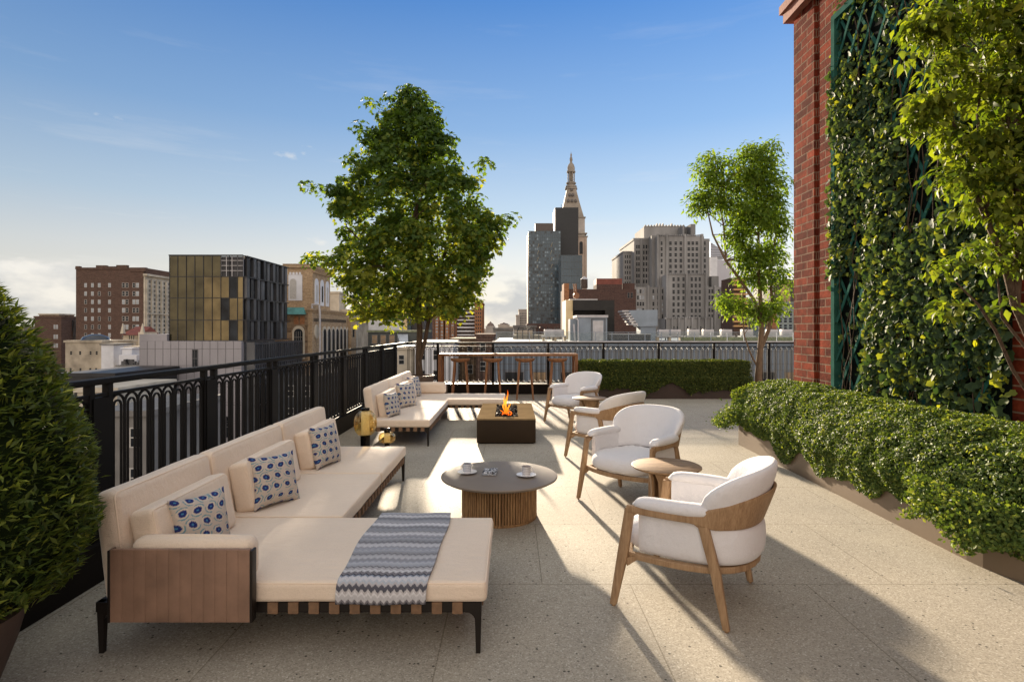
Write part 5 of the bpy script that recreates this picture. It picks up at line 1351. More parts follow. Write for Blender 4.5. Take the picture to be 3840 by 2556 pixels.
# roof steelwork behind the open top bays
mb = B.mb()
for i in range(5): mb.box(cx[6] + i * (cx[9] - cx[6]) / 4 - .05, cx[6] + i * (cx[9] - cx[6]) / 4 + .05, D - .02, D + .08, rowz[3], zT)
for z in (rowz[3] + .9, rowz[3] + 1.7, rowz[3] + 2.5): mb.box(cx[6], cx[9], D - .03, D + .07, z, z + .09)
mb.build('roof_steelwork', unit_white, B.root)
# pale lower wing
mb = B.mb(); xa = PX(523, D - .6); mb.box(xa, X1, D - .6, D + 12, GZ, zB - .05); mb.box(xa, X0 - .05, D - .6, D + 10, zB - .04, PZ(1253, D - .6)); mb.build('lower_wall', pale_panel, B.root)
mb = B.mb()
for i, x in enumerate(np.linspace(xa, X1, 14)[1:-1]): mb.box(x - .03, x + .03, D - .625, D - .601, GZ, zB - .06)
for z in [zB - 1.3] + [zB - 1.4 - 2.9 * k for k in range(1, 12)]: mb.box(xa, X1, D - .63, D - .602, z, z + .05); 
for z in [zB - 1.0 - 2.9 * k for k in range(1, 12)]: mb.box(xa, X1, D - .628, D - .602, z, z + .04)
mb.build('panel_joints', joint_dark, B.root)
for (x, y0, y1, w) in ((732, 1310, 1378, 22), (560, 1664, 1720, 26), (618, 1664, 1730, 30), (735, 1664, 1725, 28), (735, 1490, 1535, 18), (860, 1560, 1640, 26)):
    B.win('F', PX(x, D - .6), PZ(y1, D - .6), w * D / F, (y1 - y0) * D / F, D - .6, win_glass, joint_dark, True)
# lower glass side facing the street
mb = B.mb(); mb.box(X1 - .1, X1 + 1.6, D + .3, D + 21, GZ, zB - .3); mb.build('side_curtain_wall', dark_glass, B.root)
mb = B.mb()
for i in range(24): y = D + .3 + i * .88; mb.box(X1 + 1.6, X1 + 1.72, y, y + (.32 if i % 3 == 0 else .07), GZ, zB - .3)
for k_ in range(10): z = zB - .4 - 3.3 * k_; mb.box(X1 + 1.6, X1 + 1.68, D + .3, D + 21, z - .25, z)
mb.build('side_mullions', fin_grey, B.root)
B.finish()

# ornate tan brick club building: tower, copper porch, arcade
D = 112; B = Building('ornate_building', 'tan brick Romanesque building with a white panelled tower and a long arcade of arches', 1150, D)
xT0, xT1, xC = PX(1040, D), PX(1153, D), PX(1171, D)
zt, zc = PZ(998, D), PZ(1163, D)
mb = B.mb(); mb.box(xT0, xT1, D + 3, D + 14, GZ, zt); mb.build('tower', tan_brick, B.root)
mb = B.mb(); mb.box(xT0 - .3, xT1 + .4, D + 2.6, D + 14.4, zt + .01, zt + .5)
for i in range(24): mb.box(xT0 + i * (xT1 - xT0) / 24, xT0 + (i + .55) * (xT1 - xT0) / 24, D + 2.6, D + 14.4, zt + .51, zt + .8)
for i in range(18): mb.box(xT1 + .1, xT1 + .35, D + 3 + i * .62, D + 3.3 + i * .62, zt - 1.0, zt)
mb.build('tower_cornice', tan_brick, B.root)
def arch_slab(mb, x0, x1, z0, z1, ya, yb, axis='x', n=10, mi=0):
    """upright slab with a round head; along x (facing the camera) or along y"""
    r = (x1 - x0) / 2; c = (x0 + x1) / 2; pts = [(x0, z0)] + [(c - r * math.cos(math.pi * i / n), z1 - r + r * math.sin(math.pi * i / n)) for i in range(n + 1)] + [(x1, z0)]
    if axis == 'x': mb.rings([[(p, ya, z) for p, z in pts], [(p, yb, z) for p, z in pts]], mi, False)
    else: mb.rings([[(ya, p, z) for p, z in pts], [(yb, p, z) for p, z in pts]], mi, False)
mb = B.mb(); mb.box(PX(1082, D + 3), PX(1134, D + 3), D + 2.9, D + 2.99, PZ(1127, D + 3), PZ(1030, D + 3))
for i in range(4): a = PX(1085 + i * 12, D + 3); arch_slab(mb, a, a + .45, PZ(1031, D + 3), PZ(1020, D + 3), D + 2.9, D + 2.99)
mb.build('white_panel', white_wall, B.root)
for i in range(3):
    y0 = D + 4.0 + i * 3.4; mb = B.mb(); arch_slab(mb, y0, y0 + 2.3, PZ(1140, D), PZ(1035, D), xT1 + .005, xT1 + .1, 'y'); mb.build('white_panel', white_wall, B.root)
    mb = B.mb(); arch_slab(mb, y0 + .75, y0 + 1.55, PZ(1125, D), PZ(1060, D), xT1 + .101, xT1 + .16, 'y'); mb.build('window', win_glass if i == 1 else frame_pale, B.root)
mb = B.mb(); arch_slab(mb, PX(1088, D + 3), PX(1112, D + 3), PZ(1120, D + 3), PZ(1045, D + 3), D + 2.84, D + 2.899); mb.build('blind_arch', frame_pale, B.root)
# lower block and its front
mb = B.mb(); mb.box(xT0 - 2, xC, D, D + 24, GZ, zc); mb.build('lower_wall', tan_brick, B.root)
mb = B.mb(); mb.box(xT0 - 2, xC - .9, D - .15, D - .001, GZ, zc - .5); mb.build('rusticated_front', rough_brown, B.root)
mb = B.mb(); mb.box(xC - .01, xC + .25, D - .3, D + 24.2, zc + .005, zc + .35); mb.box(xT0 - 2.2, xC - .02, D - .3, D + .1, zc + .005, zc + .35)
for i in range(40): mb.box(xC + .005, xC + .2, D + .3 + i * .6, D + .55 + i * .6, zc - .45, zc)
mb.build('cornice', tan_brick, B.root)
mb = B.mb(); z0 = PZ(1160, D); mb.add([(PX(1078, D), D - 1.6, z0 - 1.0), (PX(1150, D), D - 1.6, z0 - 1.0), (PX(1142, D), D - .2, z0 + .4), (PX(1078, D), D - .2, z0 + .4), (PX(1150, D), D - .2, z0 - 1.0), (PX(1078, D), D - .2, z0 - 1.0)], [(0, 1, 2, 3), (1, 4, 2), (0, 5, 4, 1), (3, 2, 4, 5), (0, 3, 5)]); mb.build('porch_roof', copper_roof, B.root)
for x in (1112, 1135):
    mb = B.mb(); arch_slab(mb, PX(x - 9, D), PX(x + 9, D), PZ(1215, D), PZ(1185, D), D - .2, D - .151); mb.build('blind_arch', orange_brick, B.root)
mb = B.mb(); arch_slab(mb, PX(1098, D), PX(1144, D), PZ(1345, D), PZ(1221, D), D - .26, D - .152); mb.build('arch_surround', cream_stone, B.root)
mb = B.mb(); arch_slab(mb, PX(1105, D), PX(1137, D), PZ(1345, D), PZ(1232, D), D - .32, D - .261); mb.build('arched_window', win_glass, B.root)
mb = B.mb()
for x in (1113, 1121, 1129): mb.box(PX(x, D) - .05, PX(x, D) + .05, D - .36, D - .321, PZ(1345, D), PZ(1242, D))
for y in (1265, 1300): mb.box(PX(1106, D), PX(1136, D), D - .37, D - .323, PZ(y, D), PZ(y, D) + .12)
mb.build('glazing_bars', frame_mid, B.root)
# street side: round window, frieze, arcade of arches
yy = lambda sx: xC * F / (sx - CXP)
mb = B.mb(); yc_ = yy(1185); mb.lathe([(0.0, 0), (1.15, 0), (1.15, .18), (.8, .2)], (0, 0, 0), 24); V = mb.v[0]; mb.v[0] = np.stack([V[:, 2] + xC + .002, V[:, 0] + yc_, V[:, 1] * 1.25 + PZ(1243, yc_)], 1); mb.build('round_window', cream_stone, B.root)
mb = B.mb()
for i in range(36):
    y0 = D + .8 + i * .62; arch_slab(mb, y0, y0 + .3, PZ(1205, D), PZ(1192, D), xC + .003, xC + .06, 'y', 5)
mb.build('frieze_openings', win_glass, B.root)
y0 = yy(1207); y1 = yy(1335) ; n = 9; st = (y1 - y0) / n
for i in range(n):
    a = y0 + i * st
    mb = B.mb(); arch_slab(mb, a + .03 * st, a + .97 * st, PZ(1400, D), PZ(1217, D) - .3, xC + .003, xC + .14, 'y'); mb.build('arch_surround', cream_stone, B.root)
    mb = B.mb(); arch_slab(mb, a + .2 * st, a + .8 * st, PZ(1420, D), PZ(1225, D) - .4, xC + .141, xC + .2, 'y'); mb.build('arched_window', win_glass, B.root)
mb = B.mb()
for i in range(n + 1): a = y0 + i * st; mb.box(xC + .003, xC + .32, a - .13, a + .13, GZ, PZ(1240, D))
mb.build('colonnettes', frame_pale, B.root)
mb = B.mb(); y2 = D + 24.1; mb.box(xC - 5, xC + .9, y2, y2 + 4.2, GZ, PZ(1190, y2)); mb.build('end_tower', tan_brick, B.root)
mb = B.mb(); mb.box(xC + .901, xC + .96, y2 + 1.2, y2 + 2.6, PZ(1263, y2), PZ(1233, y2)); mb.build('window', win_glass, B.root)
mb = B.mb(); mb.tube([(xC - .8, D + 2.2, zc + .3), (xC - .8, D + 2.2, zc + 1.2), (xC + .6, D + 2.2, zc + 1.2), (xC + .75, D + 2.2, zc - .5), (xC + .75, D + 2.2, PZ(1380, D))], .22, 8); mb.build('downpipe', unit_white, B.root)
B.finish()
D = 150; B = Building('rooftop_building', 'cream penthouse block with a small window behind the arcade building', 1260, D)
B.block(1228, 1272, 1100, D, 6.0, cream_stone, parapet=.5, pmat=cream_stone); B.side(PX(1272, D) + .01, 'R', [D + 2.5], [PZ(1135, D)], .8, 1.2, win_glass, frame_mid); B.block(1222, 1320, 1160, D + 1, 18, cream_wall); B.finish()
# dark block, white wall and greenhouse like glass behind the maple
D = 180; B = Building('office_building', 'dark charcoal slab building behind the maple leaves', 1440, D)
B.block(1320, 1590, 1117, D, 20, M('charcoal cladding', (0.055, 0.05, 0.048), .7, 0, .3, .1)); B.block(1318, 1420, 1113, D - 3, 3, M('olive cladding', (0.09, 0.08, 0.065), .7, 0, .3, .1), ybot=1200, name='screen'); B.block(1527, 1540, 1120, D - 2, 2, blue_glass, name='glass_strip'); B.block(1512, 1527, 1122, D - 2, 2, M('painted sunlight', (.6, .45, .25), .7), name='pale_strip'); B.finish()  # the pale strip has sunlight put into its colour
D = 125; B = Building('greenhouse_building', 'low dark framed building with warm windows and planted roof behind the maple trunk', 1460, D)
B.block(1380, 1585, 1245, D, 12, M('dark green frame wall', (0.035, 0.042, 0.04), .5, 0, .3, .3), parapet=.45, pmat=M('terrace edge', (.20, .22, .14), .9, 0, .4, 1)); B.block(1382, 1500, 1200, D + 5, 3, white_wall, name='roof_screen')
B.front([1405, 1437, 1470, 1500], [1272], 22, 34, D, win_warm, frame_mid); B.front([1395, 1425, 1455, 1485, 1515], [1330], 22, 30, D, win_glass, frame_mid)
mb = B.mb(); x0, x1 = PX(1490, D), PX(1530, D); mb.add([(x0 + 1.1, D - 2.6, PZ(1285, D)), (x1 + .5, D - 2.6, PZ(1285, D)), (x1, D - .1, PZ(1252, D)), (x0, D - .1, PZ(1252, D)), (x0, D - .1, PZ(1285, D)), (x1, D - .1, PZ(1285, D))], [(0, 1, 2, 3), (0, 3, 4), (1, 5, 2), (0, 4, 5, 1), (2, 5, 4, 3)]); mb.build('skylight', win_light, B.root)
B.finish()
# orange brick tower and its balcony wing
D = 300; B = Building('apartment_tower', 'orange brick apartment tower right of the maple trunk, with a wing of white balconies', 1690, D)
B.block(1600, 1712, 1155, D, 22, orange_brick, parapet=1.0); B.block(1642, 1700, 1124, D + 4, 12, orange_brick, name='penthouse', parapet=1.0); B.block(1712, 1780, 1160, D + 3, 20, brown_brick, name='balcony_wing'); B.block(1780, 1808, 1138, D - 3, 24, orange_brick, name='corner_tower', parapet=.8)
mb = B.mb()
for i in range(12): mb.box(PX(1664 + 0 * i, D) - 0.0, PX(1668, D), D - .5, D - .05, GZ, PZ(1150, D))
for x in (1608, 1628, 1648, 1688, 1706): mb.box(PX(x, D) - .35, PX(x, D) + .35, D - .5, D - .01, GZ, PZ(1158, D))
mb.build('piers', brown_brick, B.root)
B.front([1618, 1638, 1657, 1676, 1697], [1172 + i * 12 for i in range(10)], 8, 7, D, win_warm, frame_pale, False, jit=(.4, win_light))
for i in range(9): mb = B.mb(); z = PZ(1174 + i * 14, D); mb.box(PX(1713, D), PX(1779, D), D + 1.2, D + 2.99, z, z + .75); mb.build('balcony', white_wall, B.root)
B.front([1724, 1740, 1756, 1770], [1168 + i * 14 for i in range(9)], 11, 7, D + 3, win_glass, frame_mid, False)
B.front([1786, 1794, 1802], [1160 + i * 14 for i in range(10)], 4, 8, D - 3, win_glass, frame_mid, False); B.finish()
# rooflines near the horizon
def domed(label, x0, x1, yb_, yt, D):
    B = Building('distant_building', label, (x0 + x1) / 2, D); B.block(x0, x1, yb_, D, 20, pale_stone, parapet=1.5)
    cx_ = PX((x0 + x1) / 2, D); r = (PX(x1, D) - PX(x0, D)) / 2; h = PZ(yt, D) - PZ(yb_, D) - 1.5
    mb = B.mb(); mb.lathe([(r * .9, 0), (r * .85, h * .25), (r * .6, h * .55), (r * .22, h * .75), (r * .12, h * .98), (0, h)], (cx_, D + 10, PZ(yb_, D) + 1.5), 20); mb.build('dome', M('domed roof', (.16, .12, .10), .8), B.root); B.finish()
domed('small distant building with a brown dome on the skyline', 1822, 1854, 1228, 1204, 520); domed('distant pale building with a mansard roof on the skyline', 1868, 1910, 1222, 1208, 560)
D = 420; B = Building('distant_building', 'pale stepped apartment building just left of the glass tower', 1955, D)
B.block(1945, 1985, 1164, D, 25, pale_stone, parapet=1.0); B.block(1935, 1950, 1185, D - 3, 20, pale_stone, parapet=1.0); B.front([1951, 1958, 1965, 1972, 1979], [1175 + i * 9 for i in range(6)], 3.5, 5, D, win_glass, pale_stone, False); B.finish()
D = 240; B = Building('brick_house', 'low dark red brick house below the skyline right of the orange tower', 1840, D)
B.block(1806, 1850, 1250, D, 15, red_brick_far); B.block(1850, 1960, 1236, D + 40, 15, roof_grey, parapet=1); B.finish()
D = 190; B = Building('brick_house', 'brown low building with a flat grey roof in front of the glass tower base', 1980, D)
B.block(1926, 2010, 1228, D, 14, roof_grey, parapet=.8); B.block(1975, 2115, 1213, D + 10, 12, red_brick_far); B.finish()
# street canyon buildings seen through the railings
cany = [('rooftop_building', 'low building with a grey gravel roof below the railing near the large shrub', 230, 430, 1412, 75, 14, fin_dark), ('rooftop_building', 'row of pale windowed facades glimpsed just under the left top rail', 290, 440, 1470, 60, 10, cream_stone),
        ('rooftop_building', 'dark flat roof with parapet seen low through the left railing', 350, 560, 1560, 48, 12, roof_grey), ('townhouse', 'white facade seen through the railing behind the potted maple', 1555, 1700, 1290, 95, 12, white_wall), ('townhouse', 'brown facade with dark windows seen under the bar table top', 1690, 1790, 1278, 105, 14, rough_brown),
        ('townhouse', 'narrow cream facade seen through the far railing corner', 1480, 1556, 1310, 100, 12, cream_stone), ('office_building', 'dark office facade below the arcade seen through the left railing', 1000, 1200, 1420, 85, 20, dark_glass), ('townhouse', 'tall brown stone facade seen between bar stools', 1785, 1850, 1262, 100, 12, brown_brick)]
for nm, lb, x0, x1, yt, D, dp, mt in cany:
    B = Building(nm, lb, (x0 + x1) / 2, D); B.block(x0, x1, yt, D, dp, mt, parapet=.5, pmat=mt)
    stp = 2.4 * F / D; cols = list(np.arange(x0 + stp * .5, x1 - stp * .3, stp))[:8]; rws = list(np.arange(yt + 1.8 * F / D, yt + 16 * F / D, 3.4 * F / D)); B.front(cols, rws, 1.05 * F / D, 1.7 * F / D, D, win_glass, frame_pale); B.finish()

# glass tower, black tower, clock tower
D = 330; B = Building('glass_tower', 'blue grey glass tower with sloping light streaks left of the black tower', 2042, D)
q = B.block(1982, 2102, 866, D, 22, blue_glass, ybot=1215); B.block(2007, 2075, 837, D + 4, 10, M('perforated screen', (.09, .07, .06), .7), name='roof_screen', ybot=866); B.block(1992, 2092, 1216, D + 2, 18, black_clad, name='podium')
mb = B.mb(); mb.box(q[0] - .35, q[0] - .01, D, D + 22, q[4], q[5] - 1); mb.build('side_cladding', M('brown side cladding', (.30, .20, .13), .6), B.root)
mb = B.mb()
for i in range(28): z = q[4] + (q[5] - q[4]) * i / 28; mb.box(q[0], q[1], D - .07, D - .005, z, z + (.42 if i % 4 == 0 else .16))
for i in range(17): x = q[0] + (q[1] - q[0]) * i / 16; mb.box(x - .07, x + .07, D - .1, D - .005, q[4], q[5])
mb.build('mullions', M('tower mullions', (.06, .075, .085), .4, .4), B.root)
rs = random.Random(2)
for nm_, mt_, share in (('light_panes', M('bright tower panes', (.14, .19, .23), .3, .1, .2, .1), 0.16), ('dark_panes', M('dark tower panes', (.022, .028, .034), .3, .1, .2, .1), 0.30)):
    mb = B.mb()
    for i in range(28):
        for j in range(16):
            if rs.random() < share + (0.5 if (j in (0, 15) and nm_ == 'light_panes') else 0):
                z = q[4] + (q[5] - q[4]) * (i + .28) / 28; x = q[0] + (q[1] - q[0]) * (j + .08) / 16; w_ = (q[1] - q[0]) / 16 * .84; e_ = .035 if nm_ == 'light_panes' else .02
                mb.box(x, x + w_, D - e_, D - .004, z, z + (q[5] - q[4]) / 28 * .62)
    o = mb.build(nm_, mt_, B.root); o['kind'] = 'stuff'
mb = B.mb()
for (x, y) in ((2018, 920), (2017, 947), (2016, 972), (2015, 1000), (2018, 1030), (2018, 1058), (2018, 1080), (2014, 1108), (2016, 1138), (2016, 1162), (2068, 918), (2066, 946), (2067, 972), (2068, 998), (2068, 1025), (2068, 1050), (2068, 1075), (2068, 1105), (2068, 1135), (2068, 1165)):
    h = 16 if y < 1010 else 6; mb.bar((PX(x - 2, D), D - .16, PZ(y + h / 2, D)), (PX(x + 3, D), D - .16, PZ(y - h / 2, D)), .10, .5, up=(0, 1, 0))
mb.build('pale_window_streaks', M('painted reflections', (.55, .45, .28), .5), B.root)  # reflections put on the glass as thin slanting pale bars
B.finish()
D = 300; B = Building('glass_tower', 'dark glass lower wing directly right of the blue grey tower', 2142, D)
q = B.block(2104, 2183, 956, D, 16, blue_glass); mb = B.mb()
for i in range(22): z = q[5] - i * 3.6; mb.box(q[0], q[1], D - .06, D - .005, z - .3, z)
for i in range(9): x = q[0] + (q[1] - q[0]) * i / 8; mb.box(x - .06, x + .06, D - .09, D - .005, GZ, q[5])
mb.build('mullions', MATS['tower mullions'], B.root); B.finish()
D = 345; B = Building('office_tower', 'plain black slab tower in front of the clock tower', 2127, D)
q = B.block(2084, 2169, 778, D, 18, black_clad); mb = B.mb(); mb.box(q[0] - .5, q[0] - .01, D + .5, D + 17, q[4], q[5]); mb.build('painted_sun_edge', white_wall, B.root)  # sunlight on the left edge is put in as a white strip
mb = B.mb(); 
for i in range(40): z = q[5] - 1 - i * 3.0; mb.box(q[0], q[1], D - .05, D - .005, z, z + .12)
mb.tube([(PX(2106, D), D + 2, q[5]), (PX(2106, D), D + 2, q[5] + 2.2)], .15, 5); mb.build('joints', fin_dark, B.root); B.finish()
D = 520; B = Building('clock_tower', 'tall pale stone tower with a steep pyramid roof, lantern and finial', 2148, D)
s_ = D / F; cX = PX(2147.5, D); cY = D + 57 * s_; Hw = 54 * s_
spire_mat = M('weathered spire stone', (0.25, 0.215, 0.175), .8, 0, .25, .08); 
mb = B.mb(); mb.box(cX - Hw, cX + Hw, cY - Hw, cY + Hw, GZ, PZ(888, D)); mb.build('shaft', M('tower stone', (.33, .26, .21), .8, 0, .2, .1), B.root)
mb = B.mb(); e = 47 * s_; mb.box(cX - e, cX + e, cY - e, cY + e, PZ(888, D) + .01, PZ(815, D)); mb.build('upper_stage', pale_stone, B.root)
mb = B.mb()
for y, w_ in ((888, 57), (876, 55), (815, 50)): e = w_ * s_; mb.box(cX - e, cX + e, cY - e, cY + e, PZ(y, D), PZ(y - 4, D))
mb.build('cornice', spire_mat, B.root)
mb = B.mb(); r2 = math.sqrt(2)
mb.lathe([(44 * s_ * r2, PZ(811, D)), (30 * s_ * r2, PZ(755, D)), (17 * s_ * r2, PZ(697, D))], (cX, cY, 0), 4, rot0=math.pi / 4, smooth=False); mb.build('pyramid_roof', spire_mat, B.root)
mb = B.mb()
for (y, xs) in ((752, (-14, 0, 14)), (728, (-8, 4)), (706, (0,))):
    for x in xs:
        e = cY - (44 - (811 - y) * 27 / 114) * s_ - .5; mb.lathe([(0, 0), (1.2, 0), (1.2, 1.6), (0, 3.2)], (cX + x * s_, e, PZ(y, D)), 8)
mb.build('dormers', M('dark dormers', (.11, .095, .085), .8), B.root)
mb = B.mb()
for (r, y0, y1) in ((24, 697, 692), (22, 690, 684), (19, 676, 671)): mb.lathe([(r * s_, PZ(y0, D)), (r * s_, PZ(y1, D))], (cX, cY, 0), 16)
mb.build('balcony', spire_mat, B.root)
mb = B.mb(); mb.lathe([(16 * s_, PZ(692, D)), (15 * s_, PZ(671, D)), (9 * s_, PZ(670, D)), (9 * s_, PZ(634, D))], (cX, cY, 0), 12)
for i in range(8): a = i * math.pi / 4 + .3; mb.tube([(cX + 13 * s_ * math.cos(a), cY + 13 * s_ * math.sin(a), PZ(671, D)), (cX + 13 * s_ * math.cos(a), cY + 13 * s_ * math.sin(a), PZ(632, D))], 2.2 * s_, 6)
mb.build('lantern_stage', spire_mat, B.root)
mb = B.mb(); mb.lathe([(17 * s_, PZ(632, D)), (17 * s_, PZ(627, D)), (14 * s_, PZ(625, D)), (14.5 * s_, PZ(612, D)), (11 * s_, PZ(602, D)), (6 * s_, PZ(596, D)), (4 * s_, PZ(590, D)), (6 * s_, PZ(584, D)), (5 * s_, PZ(576, D)), (2.5 * s_, PZ(570, D)), (3.5 * s_, PZ(563, D)), (1.2 * s_, PZ(558, D)), (0, PZ(550, D))], (cX, cY, 0), 16); mb.build('cupola', spire_mat, B.root)
mb = B.mb()
for x in (-32, -11, 11, 32):
    arch_slab(mb, cX + (x - 6) * s_, cX + (x + 6) * s_, PZ(952, D), PZ(905, D), cY - Hw - .3, cY - Hw - .01)
mb.build('belfry_openings', win_glass, B.root)
mb = B.mb()
for x in (-50, -21, 0, 21, 50): mb.box(cX + (x - 3) * s_, cX + (x + 3) * s_, cY - Hw - 1.0, cY - Hw - .31, GZ, PZ(893, D))
mb.build('pilasters', M('tower stone', (.33, .26, .21)), B.root); B.finish()

# grey stepped art deco tower
D = 250; B = Building('stepped_tower', 'massive grey stepped limestone office tower with rows of dark windows', 2530, D)
B.block(2444, 2600, 883, D + 4, 30, grey_stone); q = B.block(2464, 2640, 886, D, 34, grey_stone, name='central_block'); B.block(2600, 2661, 895, D + 5, 26, grey_stone, name='right_bay')
B.block(2377, 2444, 901, D + 10, 34, grey_stone, name='left_wing', parapet=1); B.block(2337, 2380, 948, D + 16, 30, grey_stone, name='outer_wing', parapet=.8); B.block(2415, 2607, 850, D + 14, 20, grey_stone, name='penthouse')
B.block(2498, 2651, 1030, D - 8, 8, grey_stone, name='middle_step'); B.block(2648, 2712, 1076, D - 3, 12, grey_stone, name='right_step'); B.block(2377, 2500, 1076, D - 3, 12, grey_stone, name='left_step'); B.block(2492, 2672, 1194, D - 14, 10, grey_stone, name='podium'); B.block(2668, 2695, 1035, D + 2, 10, grey_stone, name='outer_step')
mb = B.mb(); Dp = D + 14
for i in range(14): x = PX(2415 + i * 11, Dp); w_ = 11 * Dp / F; h = 0.7 if i in (4, 5, 6, 9) else 0.0; mb.add([(x, Dp - .2, PZ(850, Dp)), (x + w_, Dp - .2, PZ(850, Dp)), (x + w_ / 2, Dp - .2, PZ(842, Dp) + h), (x, Dp + 2, PZ(850, Dp)), (x + w_, Dp + 2, PZ(850, Dp)), (x + w_ / 2, Dp + 2, PZ(842, Dp) + h)], [(0, 1, 2), (5, 4, 3), (0, 3, 4, 1), (1, 4, 5, 2), (2, 5, 3, 0)])
mb.box(PX(2560, D + 6), PX(2566, D + 6), D + 6, D + 20, PZ(880, D + 6), PZ(846, D + 6)); mb.box(PX(2590, D + 8), PX(2608, D + 8), D + 8, D + 22, PZ(880, D + 8), PZ(840, D + 8)); mb.build('crown', grey_stone, B.root)
mb = B.mb()
for (xs, y0, Dq) in (((2466, 2500, 2568, 2632), 880, D), ((2500, 2574, 2647), 1026, D - 8), ((2380, 2404, 2440), 897, D + 10), ((2495, 2520, 2545, 2570, 2595, 2620, 2645, 2668), 1192, D - 14), ((2651, 2680, 2708), 1072, D - 3), ((2380, 2430, 2470), 1072, D - 3)):
    for x in xs: mb.box(PX(x - 3.5, Dq), PX(x + 3.5, Dq), Dq - .7, Dq - .01, GZ, PZ(y0 - 2, Dq))
mb.build('piers', grey_stone, B.root)
for zc_, Dq in ((884, D), (1028, D - 8)): pass
r1 = [912 + i * 21.7 for i in range(6)]
B.front([2514, 2534, 2553, 2583, 2598, 2613], r1, 11, 14, D, win_glass, grey_stone); B.front([2481, 2643], r1, 8, 14, D, win_glass, grey_stone)
r2_ = [1047 + i * 23.5 for i in range(7)]
B.front([2526, 2544, 2563, 2594, 2609, 2624], r2_, 10, 15, D - 8, win_glass, grey_stone); B.front([2660, 2671, 2695], [1092 + i * 23.5 for i in range(5)], 8, 15, D - 3, win_glass, grey_stone)
B.front([2388, 2396, 2414, 2424, 2434], [925 + i * 21.7 for i in range(7)], 7, 14, D + 10, win_glass, grey_stone); B.front([2345, 2353, 2362, 2370], [962 + i * 20 for i in range(6)], 5, 12, D + 16, win_glass, grey_stone)
B.front([2392, 2402, 2412, 2450, 2468, 2485], [1092 + i * 23.5 for i in range(5)], 8, 15, D - 3, win_glass, grey_stone, jit=(.25, win_light))
B.front([2525, 2543, 2576, 2593, 2626, 2645], [1230], 10, 16, D - 14, win_glass, grey_stone)
mb = B.mb(); Dq = D + 10
for (x0, x1, y, Dq) in ((2464, 2640, 884, D), (2498, 2651, 1028, D - 8), (2492, 2672, 1192, D - 14)):
    n = 22
    for i in range(n): a = PX(x0 + (x1 - x0) * i / n, Dq); mb.box(a, a + (PX(x1, Dq) - PX(x0, Dq)) / n * .6, Dq - .5, Dq + .5, PZ(y + 1, Dq), PZ(y - 3 - (i % 3), Dq))
mb.build('parapet_teeth', grey_stone, B.root); B.finish()
# brown brick block with red lift house and water tank
D = 150; B = Building('brick_block', 'brown brick building with a red lift house in front of the stepped tower', 2250, D)
B.block(2115, 2385, 1084, D, 10, red_brick_far, name='main_wall'); B.block(2237, 2333, 1066, D + 2, 6, red_brick_far, name='upper_wall'); B.block(2237, 2333, 1044, D + 2.4, 5, red_roof, ybot=1068, name='lift_house'); B.block(2335, 2380, 1062, D + 4, 5, red_brick_far, name='stair_block')
B.block(2115, 2134, 1062, D - 1, 6, orange_brick, name='chimney_stack'); B.front([2357, 2369], [1107], 8, 20, D, win_glass, frame_mid); B.finish()
D = 158; t = thing('water_tank', 'dark round water tank with a metal cone roof beside the glass towers', 'water tank', (PX(2191, D), D, PZ(1080, D)))
mb = MB(); r = 13 * D / F; mb.lathe([(r, 0), (r * .96, 32 * D / F)], (0, 0, 0), 20); mb.build('tank', wood_tank, t); mb = MB(); mb.lathe([(r * 1.08, 32 * D / F + .01), (r * .5, 40 * D / F), (0, 45 * D / F)], (0, 0, 0), 20); mb.build('cone_roof', unit_white, t)

# neighbouring roof: pale clad wall with windows, glass balustrade, plant
D = 60; B = Building('neighbour_building', 'pale blue grey clad building whose roof terrace lies right behind the far railing', 2400, D)
X0, X1 = PX(1850, D), PX(3300, D); zt = PZ(1283, D)
mb = B.mb(); mb.box(X0, X1, D, D + 32, GZ, zt); mb.build('wall', neigh_wall, B.root)
mb = B.mb(); mb.box(X0 - .1, X1, D - .12, D + .3, zt + .005, zt + .13); mb.build('roof_edge', unit_white, B.root)
mb = B.mb()
for z in (PZ(1318, D), PZ(1365, D), PZ(1388, D)): mb.box(X0, X1, D - .04, D - .005, z, z + .05)
x = X0 + 1
while x < X1: mb.box(x, x + .05, D - .045, D - .005, GZ, zt - .01); x += 1.52
mb.build('panel_joints', joint_dark, B.root)
for i in range(14): B.win('F', X0 + 2.2 + i * 2.95, PZ(1436, D), 2.1, 1.25, D, win_warm if i % 3 == 1 else win_glass, joint_dark, False)
for i in range(14): B.win('F', X0 + 2.2 + i * 2.95, PZ(1540, D), 2.1, 1.5, D, win_glass, joint_dark, False)
B.finish()
t = thing('glass_balustrade', 'long low glass balustrade with steel posts on the neighbouring roof edge', 'balustrade', (0, D + .4, zt)); og = (0, D + .4, zt)
bal_glass, _nt, _b, _o = newmat('balustrade glass'); _b.inputs['Base Color'].default_value = (.75, .8, .8, 1); _b.inputs['Transmission Weight'].default_value = .95; _b.inputs['Roughness'].default_value = .02; _b.inputs['IOR'].default_value = 1.02
mb = MB(og); x = X0 + .3; i = 0
while x < PX(3000, D): mb.box(x, x + .07, D + .36, D + .44, zt + .135, zt + 1.04); x += 1.75
mb.build('posts', blue_metal, t)
mb = MB(og); mb.box(X0 + .3, PX(3010, D), D + .37, D + .43, zt + 1.045, zt + 1.09); mb.build('handrail', blue_metal, t)
mb = MB(og); x = X0 + .38
while x < PX(2990, D): mb.box(x + .02, x + 1.64, D + .39, D + .405, zt + .16, zt + 1.0); x += 1.75
mb.build('glass_panes', bal_glass, t)
zr = zt + .004
